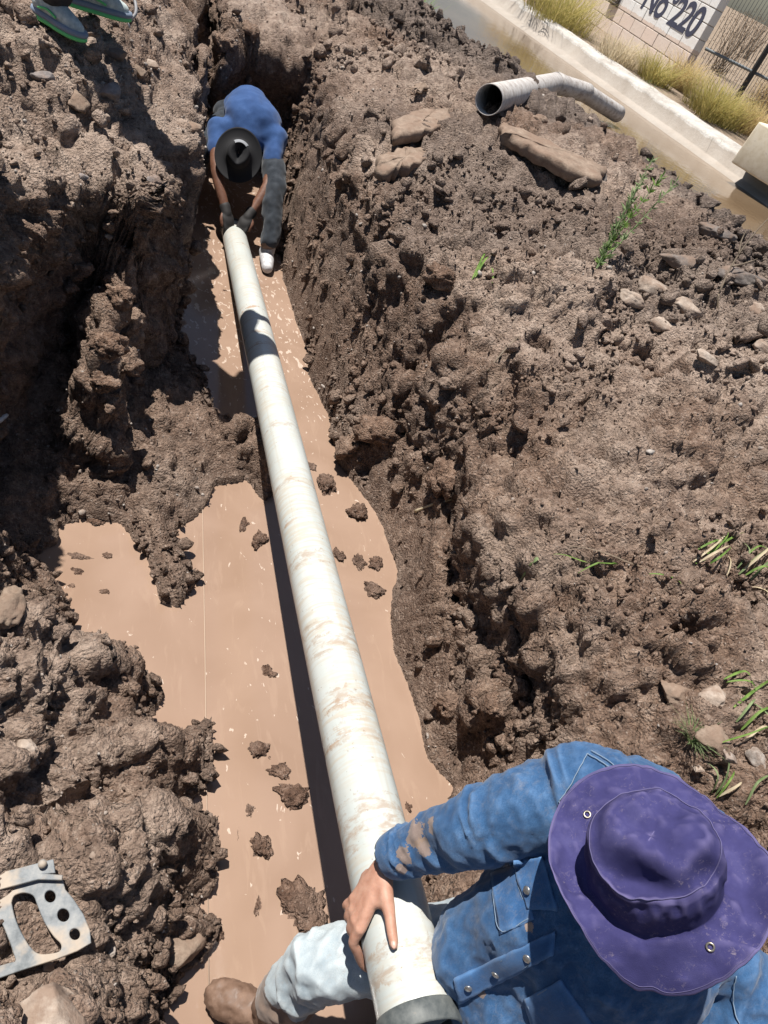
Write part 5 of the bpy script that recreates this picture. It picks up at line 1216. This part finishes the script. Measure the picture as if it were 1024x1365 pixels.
# ------------------------------------------------------------------ stones
M_EARTH = soil('earth_lump_mat', False, (1.0, .96, .93))
S = [  # name, px, py, w, h, mat, label
 ('stone', 146, 125, 32, 34, M_GREY, 'pale grey block-shaped stone on the left bank below the shoes'),
 ('stone', 139, 156, 19, 18, M_PALE, 'small rounded pale stone under the grey block-shaped stone'),
 ('stone', 102, 138, 34, 48, M_TAN, 'tan flat-faced stone on the left bank edge'),
 ('stone', 152, 74, 46, 22, M_DARK, 'flat brown stone beside the toe of the shoe'),
 ('stone', 186, 96, 20, 20, M_TAN, 'angular tan stone right of the standing person on the bank'),
 ('stone', 259, 172, 18, 22, M_TAN, 'round stone stuck in the rim of the left trench wall'),
 ('stone', 208, 243, 26, 18, M_GREY, 'grey stone on the shaded left rim'),
 ('stone', 200, 84, 26, 14, M_PALE, 'pale flat stone on the left bank near the trench rim'),
 ('stone', 58, 104, 30, 22, M_GREY, 'grey crumbly stone below the left shoe'),
 ('stone', 146, 314, 19, 17, M_PALE, 'pale chip of stone stuck in the shaded left face'),
 ('stone', 95, 272, 11, 10, M_PALE, 'small white chip in the shaded left face'),
 ('stone', 112, 236, 13, 11, M_GREY, 'small grey chip near the top of the shaded left face'),
 ('stone', 238, 380, 12, 8, M_PALE, 'white chip at the foot of the left trench wall'),
 ('stone', 908, 352, 62, 30, M_DARK, 'dark stone with pale top, upper left of the dark stones at the right'),
 ('stone', 957, 313, 64, 24, M_DARK, 'long dark stone nearest the canal at the right'),
 ('stone', 990, 374, 84, 34, M_DARK, 'broad dark stone at the right edge behind the twig'),
 ('stone', 985, 318, 14, 13, M_DARK, 'small round dark stone beside the long dark stone'),
 ('stone', 872, 385, 52, 34, M_PALE, 'pale angular stone left in the pale stone patch'),
 ('stone', 843, 398, 40, 26, M_PALE, 'low pale stone left end of the pale stone patch'),
 ('stone', 912, 414, 46, 34, M_PALE, 'rough whitish stone in front of the pale stone patch'),
 ('stone', 884, 436, 42, 26, M_PALE, 'flat whitish stone at the bottom of the pale stone patch'),
 ('stone', 1004, 412, 34, 30, M_PALE, 'pale stone at the right edge beneath the broad dark stone'),
 ('stone', 940, 478, 40, 22, M_PALE, 'white-topped stone alone below the pale stone patch'),
 ('stone', 1015, 462, 24, 26, M_PALE, 'pale stone touching the right edge'),
 ('stone', 786, 160, 10, 11, M_PALE, 'small pale pebble below the old broken pipe'),
 ('stone', 720, 160, 24, 18, M_TAN, 'rounded clod under the bend of the old broken pipe'),
 ('stone', 796, 238, 22, 26, M_DARK, 'dark block at the end of the long slab'),
 ('stone', 948, 930, 50, 38, M_PALE, 'large pale angular rock on the right bank'),
 ('stone', 898, 925, 48, 36, M_TAN, 'brown rock left of the large pale rock'),
 ('stone', 952, 985, 58, 36, M_TAN, 'reddish brown rock below the large pale rock'),
 ('stone', 912, 822, 28, 22, M_PALE, 'pale knobbly stone in the mud below the pulled grass tuft'),
 ('stone', 1006, 1010, 40, 34, M_GRIT, 'grey gravelly lump at the right above the hat'),
 ('stone', 970, 1010, 26, 20, M_GRIT, 'small grey gravelly lump left of the larger one above the hat'),
 ('stone', 932, 1027, 20, 12, M_PALE, 'small pale stone above the purple hat'),
 ('stone', 62, 1362, 116, 78, M_PALE, 'big cream boulder at the bottom left corner'),
 ('stone', 34, 997, 30, 24, M_PALE, 'white rounded stone on the near left bank'),
 ('stone', 12, 812, 46, 66, M_TAN, 'pinkish rounded lump at the left edge above the pool'),
 ('stone', 250, 1258, 62, 56, M_TAN, 'big smooth brown clod hanging over the pool edge by the boot'),
 ('stone', 150, 1268, 14, 14, M_GRIT, 'small white pebble right of the metal plate'),
 ('stone', 124, 1142, 12, 12, M_PALE, 'white pebble above the metal plate'),
 ('stone', 66, 1290, 20, 18, M_PALE, 'pale stone between the metal plate and the boulder'),
]
for i, (nm, px, py, w_, h_, mt, lab) in enumerate(S):
    rock(nm, px, py, w_, h_, mt, 700 + i, lab, 'stone', ang=.9 if 'round' not in lab else .3, thick=.7)
slab('crust_slab', [(508, 200), (540, 196), (566, 205), (566, 218), (545, 222), (512, 218)], .075, M_TAN, 801, 'thick broken crust slab lying left on the upper right bank', lift=.03)
slab('crust_slab', [(528, 150), (565, 145), (594, 152), (598, 168), (570, 174), (532, 170)], .07, M_TAN, 802, 'broken crust slab farthest up the right bank below the heap', lift=.03)
slab('crust_slab', [(672, 160), (700, 172), (760, 205), (806, 228), (800, 240), (760, 222), (705, 190), (676, 172)], .07, M_TAN, 803, 'long narrow crust slab below the old broken pipe', lift=.04)
slab('crust_slab', [(380 + 168, 114), (566, 112), (570, 119), (552, 122)], .02, M_TAN, 804, 'small flat flake of crust on the heap above the slabs', lift=.02)
# big lumps of earth broken from the banks
for i, (px, py, w_, h_, z_, lab) in enumerate([(505, 578, 84, 46, .50, 'big overhanging lump of earth above the dark hollow beside the water'), (462, 600, 40, 40, .30, 'lump of earth left of the dark hollow at the water edge'),
        (590, 640, 46, 60, .55, 'lump of earth right of the dark hollow'), (655, 945, 50, 36, .36, 'lump of earth over the dark hole just above the denim shoulder'), (600, 940, 54, 40, .26, 'rounded earth lump at the right shore above the sleeve'),
        (590, 372, 60, 34, 1.0, 'broken earth lump above the hollow with the green sprout'), (300, 62, 34, 26, .98, 'lit clod at the head of the trench behind the far worker'), (335, 48, 44, 30, 1.05, 'crumbly earth lump at the top of the trench end'),
        (162, 400, 46, 36, .62, 'sunlit lump topping the pillar of clods at the left'), (176, 432, 40, 40, .52, 'sunlit lump in the pillar of clods, second from its top'), (150, 462, 56, 40, .42, 'broad sunlit lump halfway down the pillar of clods'), (172, 486, 56, 44, .34, 'sunlit lump low in the pillar of clods'), (140, 512, 44, 34, .28, 'lowest sunlit lump of the pillar of clods')]):
    rock('earth_lump', px, py, w_, h_, M_EARTH, 830 + i, lab, 'earth lump', 'large lumps of earth', ang=.35, amp=.35, thick=.9, lumps=.3)
# clods standing in the water
WCL = [(127, 866, 30, 22, 'round clod in the pool by the left bank, halfway down'), (103, 762, 22, 12, 'dark oblong clod in the pool near its left corner'), (358, 897, 28, 22, 'single dark clod in the pool left of the pipe shadow'),
       (343, 999, 36, 26, 'glistening pale-edged clod in the pool beside the pipe shadow'), (392, 1058, 62, 40, 'mud lump in the pool touching the pipe shadow'), (374, 1028, 42, 24, 'low mud lump above the lump at the pipe shadow'),
       (333, 1083, 20, 22, 'small shiny clod left of the mud lumps'), (348, 1130, 36, 34, 'round gritty clod in the pool above the knee'), (404, 1212, 80, 76, 'broad gravelly mud mound between the knee and pipe shadow'),
       (130, 694, 32, 24, 'grey stone at the edge of the mud spit'), (324, 700, 17, 34, 'upright clod in the pool left of the pipe near the mud dam'), (345, 722, 26, 34, 'low gritty clod between upright clod and pipe shadow'), (105, 743, 50, 16, 'shiny gravel patch just breaking the water'), 
       (143, 742, 16, 14, 'tiny clod right of the shiny gravel patch'), (140, 789, 22, 10, 'sparkling bit of gravel in the left pool'), (184, 877, 10, 8, 'lone speck of mud in the left pool'), (96, 782, 12, 9, 'tiny twin clod in the left pool'),
       (452, 742, 20, 26, 'clod right of the pipe at its middle'), (478, 752, 24, 32, 'second clod right of the pipe in the row'), (497, 786, 40, 30, 'chained clods near the right shore'), (500, 752, 26, 26, 'clod close under the right shore'),
       (437, 648, 34, 46, 'mud lump right of the pipe opposite the mud dam'), (478, 686, 40, 30, 'mud lump at the right shore below the dark hollow'), (415, 623, 16, 16, 'small clod against the right side of the pipe'), 
       (545, 1078, 14, 26, 'clod showing beside the pipe above the sleeve'), (345, 1208, 14, 30, 'narrow clod above the boot'), (316, 1108, 10, 24, 'thin sliver of mud in the pool'), (385, 1075, 18, 16, 'small clod below the mud lumps'),
       (292, 1246, 22, 20, 'small clod off the big hanging clod'), (360, 1010, 8, 8, 'speck beside the glistening clod'), (395, 570, 10, 12, 'little clod right of the pipe in the far pool'), (300, 388, 9, 6, 'tiny weed clump floating left of the pipe in the far pool')]
M_WETCLOD = soil('wet_clod_mat', False, (.78, .72, .70)); M_WETCLOD.node_tree.nodes['Principled BSDF'].inputs['Roughness'].default_value = .5
for i, (px, py, w_, h_, lab) in enumerate(WCL):
    rock('mud_clod', px, py, w_, h_, M_WETCLOD, 850 + i, lab, 'mud clod', 'mud clods standing in the trench water', ang=.2, amp=.45, thick=random.uniform(.25, .75), z=-.004, lumps=.35, base=ICO4 if max(w_, h_) > 20 else ICO3)

# ------------------------------------------------------------------ the old broken pipe on the heap
def old_pipe():
    g = [on_ground(x, y)[0] for x, y in ((654, 146), (742, 124), (776, 138), (815, 170))]
    R = .090; P_ = [np.array(q) + np.array([0, 0, R * f]) for q, f in zip(g, (.9, 1.0, .8, .6))]
    P_[0] = at(652, 133, depth=float((np.array(g[0]) - CAM) @ RW[:, 2]) - .13); P_[1] = at(742, 110, depth=float((np.array(g[1]) - CAM) @ RW[:, 2]) - .32)
    P_[2] = at(777, 122, depth=float((np.array(g[2]) - CAM) @ RW[:, 2]) - .24); P_[3] = at(824, 152, depth=float((np.array(g[2]) - CAM) @ RW[:, 2]) + .28)
    e = empty('broken_pipe', P_[0])
    b = NB('old_pipe_mat'); c = b.co(); n = b.noise(b.co((4, 4, 4)), 3.5, 6, .7); n2 = b.noise(c, 22, 5, .7)
    col = b.ramp(n, [(.32, (.34, .30, .275)), (.48, (.47, .44, .415)), (.7, (.58, .56, .54))]); col = b.mix(b.ramp(n2, [(.5, 0.), (.68, .7)]), col, (.17, .12, .09))
    b.set(col=col, rough=.65, normal=b.bump(n2, .4, .004))
    def seg(name, path, r, sq=None, n=28):
        vs, F = tube(path, r, n, cap=False, squash=sq); vi, Fi = tube(path, np.asarray(r) * .94, n, cap=False, squash=sq)
        m = len(vs); A = np.concatenate([F, Fi[:, ::-1] + m]); j = np.arange(n); j2 = (j + 1) % n; last = m - n
        rim0 = np.stack([j, j + m, j2 + m, j2], 1); rim1 = np.stack([last + j2, last + j2 + m, last + j + m, last + j], 1)
        return link(name, new_mesh(name, np.concatenate([vs, vi]) - P_[0], np.concatenate([A, rim0, rim1])), b.m, e)
    d = lambda a, b_, n: np.linspace(a, b_, n)
    seg('straight_piece', d(P_[0], P_[1], 10), np.full(10, R))
    seg('bent_piece', d(P_[0] * .05 + P_[1] * .95, P_[2] + (P_[2] - P_[1]) * .15, 8), np.array([1.08, 1.07, 1.0, 1, 1, 1, .99, .98]) * R)
    seg('tail_piece', d(P_[2], P_[3], 8), np.full(8, R * .94))
    tag(e, 'dirty broken old pipe with a bend lying on the spoil heap', 'pipe')
old_pipe()

# ------------------------------------------------------------------ cast metal plate with holes, lower left
def plate():
    ctr, _ = on_ground(60, 1235); ctr = np.array(ctr) + np.array([0, 0, .035])
    nrm = np.array([-.08, -.22, 1.0]); nrm /= np.linalg.norm(nrm)
    ax = RW[:, 0] - nrm * (RW[:, 0] @ nrm); ax /= np.linalg.norm(ax); ay = np.cross(nrm, ax)
    def loc2(zx, zy):
        v = pray(zx / 5.807, 1130 + zy / 5.807); t = ((ctr - CAM) @ nrm) / (v @ nrm); p = CAM + v * t - ctr; return p @ ax, p @ ay
    def to_obj(name, loops, th, z, bev):
        cu = bpy.data.curves.new(name, 'CURVE'); cu.dimensions = '2D'; cu.fill_mode = 'BOTH'; cu.extrude = th / 2; cu.bevel_depth = bev; cu.bevel_resolution = 1
        for L in loops:
            sp = cu.splines.new('POLY'); sp.points.add(len(L) - 1); sp.use_cyclic_u = True
            for i, (x, y) in enumerate(L): sp.points[i].co = (x, y, 0, 1)
        tmp = bpy.data.objects.new('tmp', cu); COL.objects.link(tmp); me = bpy.data.meshes.new_from_object(tmp.evaluated_get(bpy.context.evaluated_depsgraph_get())); bpy.data.objects.remove(tmp); me.name = name
        return me
    sm = lambda L, n=40: [tuple(p) for p in catmull(np.array(L + [L[0]]), n)[:-1]]
    outer = [loc2(*p) for p in [(-420, 400), (-200, 330), (0, 255), (300, 235), (475, 232), (500, 330), (560, 400), (640, 520), (690, 640), (700, 735), (600, 795), (420, 865), (180, 940), (0, 1003), (-250, 1080), (-430, 1120)]]
    s1 = sm([loc2(*p) for p in [(85, 430), (110, 370), (190, 345), (265, 370), (300, 450), (350, 570), (420, 680), (480, 745), (470, 805), (400, 828), (300, 830), (230, 775), (160, 660), (110, 540)]], 60)
    s2 = sm([loc2(*p) for p in [(-330, 560), (-250, 500), (-80, 480), (10, 560), (70, 690), (110, 800), (128, 880), (60, 905), (-90, 950), (-240, 990), (-320, 900)]], 60)
    hs = []
    for hx, hy, r in ((390, 380, 50), (492, 525, 54), (580, 672, 48)):
        hs.append([loc2(hx + r * math.cos(a), hy + r * math.sin(a) * 1.08) for a in np.linspace(0, 2 * math.pi, 24, endpoint=False)])
    b = NB('cast_metal_mat'); n = b.noise(b.co(), 28, 6, .7); n2 = b.noise(b.co(), 9, 4, .6)
    col = b.ramp(n, [(.32, (.13, .145, .155)), (.5, (.22, .235, .245)), (.68, (.31, .315, .31))]); col = b.mix(b.ramp(n2, [(.5, 0.), (.62, .75)]), col, (.46, .37, .28))
    b.set(col=col, rough=.7, metal=.1, normal=b.bump(n, .35, .003))
    e = empty('cast_metal_plate', ctr); e.rotation_mode = 'QUATERNION'
    e.rotation_quaternion = Matrix(np.array([ax, ay, nrm]).T.tolist()).to_quaternion()
    link('plate', to_obj('plate', [outer, s1, s2] + hs, .012, 0, .002), b.m, e)
    rim = [loc2(*p) for p in [(-430, 330), (0, 215), (290, 140), (410, 108), (425, 200), (300, 215), (0, 290), (-430, 405)]]
    link('flange', to_obj('flange', [rim], .014, 0, .002), b.m, e, loc=(0, 0, .014))
    lip = [loc2(*p) for p in [(-430, 405), (0, 290), (300, 215), (480, 228), (478, 255), (300, 250), (0, 330), (-430, 445)]]
    link('rib', to_obj('rib', [lip], .022, 0, .002), b.m, e, loc=(0, 0, .010))
    bx, by = loc2(335, 140); vs, F = tube([(bx, by, .018), (bx, by, .034), (bx, by, .038)], [.0095, .0095, .004], 10); link('bolt', quads_mesh('bolt', vs, F), b.m, e)
    tag(e, 'dirty cast metal plate with slots and three round holes', 'metal part')
plate()
# ------------------------------------------------------------------ small things on the left bank
mw = NB('white_plastic_mat'); mw.set(col=(.7, .71, .72), rough=.5)
stick('plastic_stub', (-6, 572), (9, 561), .012, mw.m, 'short white plastic pipe stub in the shadow at the left edge', .0, .03, cat='pipe stub')
def hose_tool():
    p = np.array(on_ground(172, 34)[0]); e = empty('hand_tool', p); dep = float((p - CAM) @ RW[:, 2]) - .03
    mo = NB('orange_handle_mat'); mo.set(col=(.55, .17, .09), rough=.5); mg = NB('grey_head_mat'); mg.set(col=(.33, .33, .34), rough=.5)
    q = lambda x, y, d=0: at(x, y, depth=dep + d) - p
    vs, F = tube(catmull([q(140, 12, .06), q(155, 17, .03), q(168, 30), q(160, 40)], 12), np.linspace(.016, .02, 12), 10); link('handle', quads_mesh('handle', vs, F), mo.m, e)
    vs, F = tube([q(154, 40), q(156, 39), q(170, 32), q(172, 31)], [.018, .024, .024, .018], 12); link('head', quads_mesh('head', vs, F), mg.m, e)
    vs, F = tube(catmull([q(172, 28), q(181, 18), q(180, 2), q(172, -14), q(150, -22, .1)], 24), .008, 8); link('cable', quads_mesh('cable', vs, F), mg.m, e)
    vs, F = tube(catmull([q(128, -6, .05), q(140, 8, .04), q(150, 16, .02)], 8), .009, 8); link('rod', quads_mesh('rod', vs, F), mg.m, e)
    tag(e, 'orange-handled tool with a grey head and cable beside the shoes', 'tool')
hose_tool()
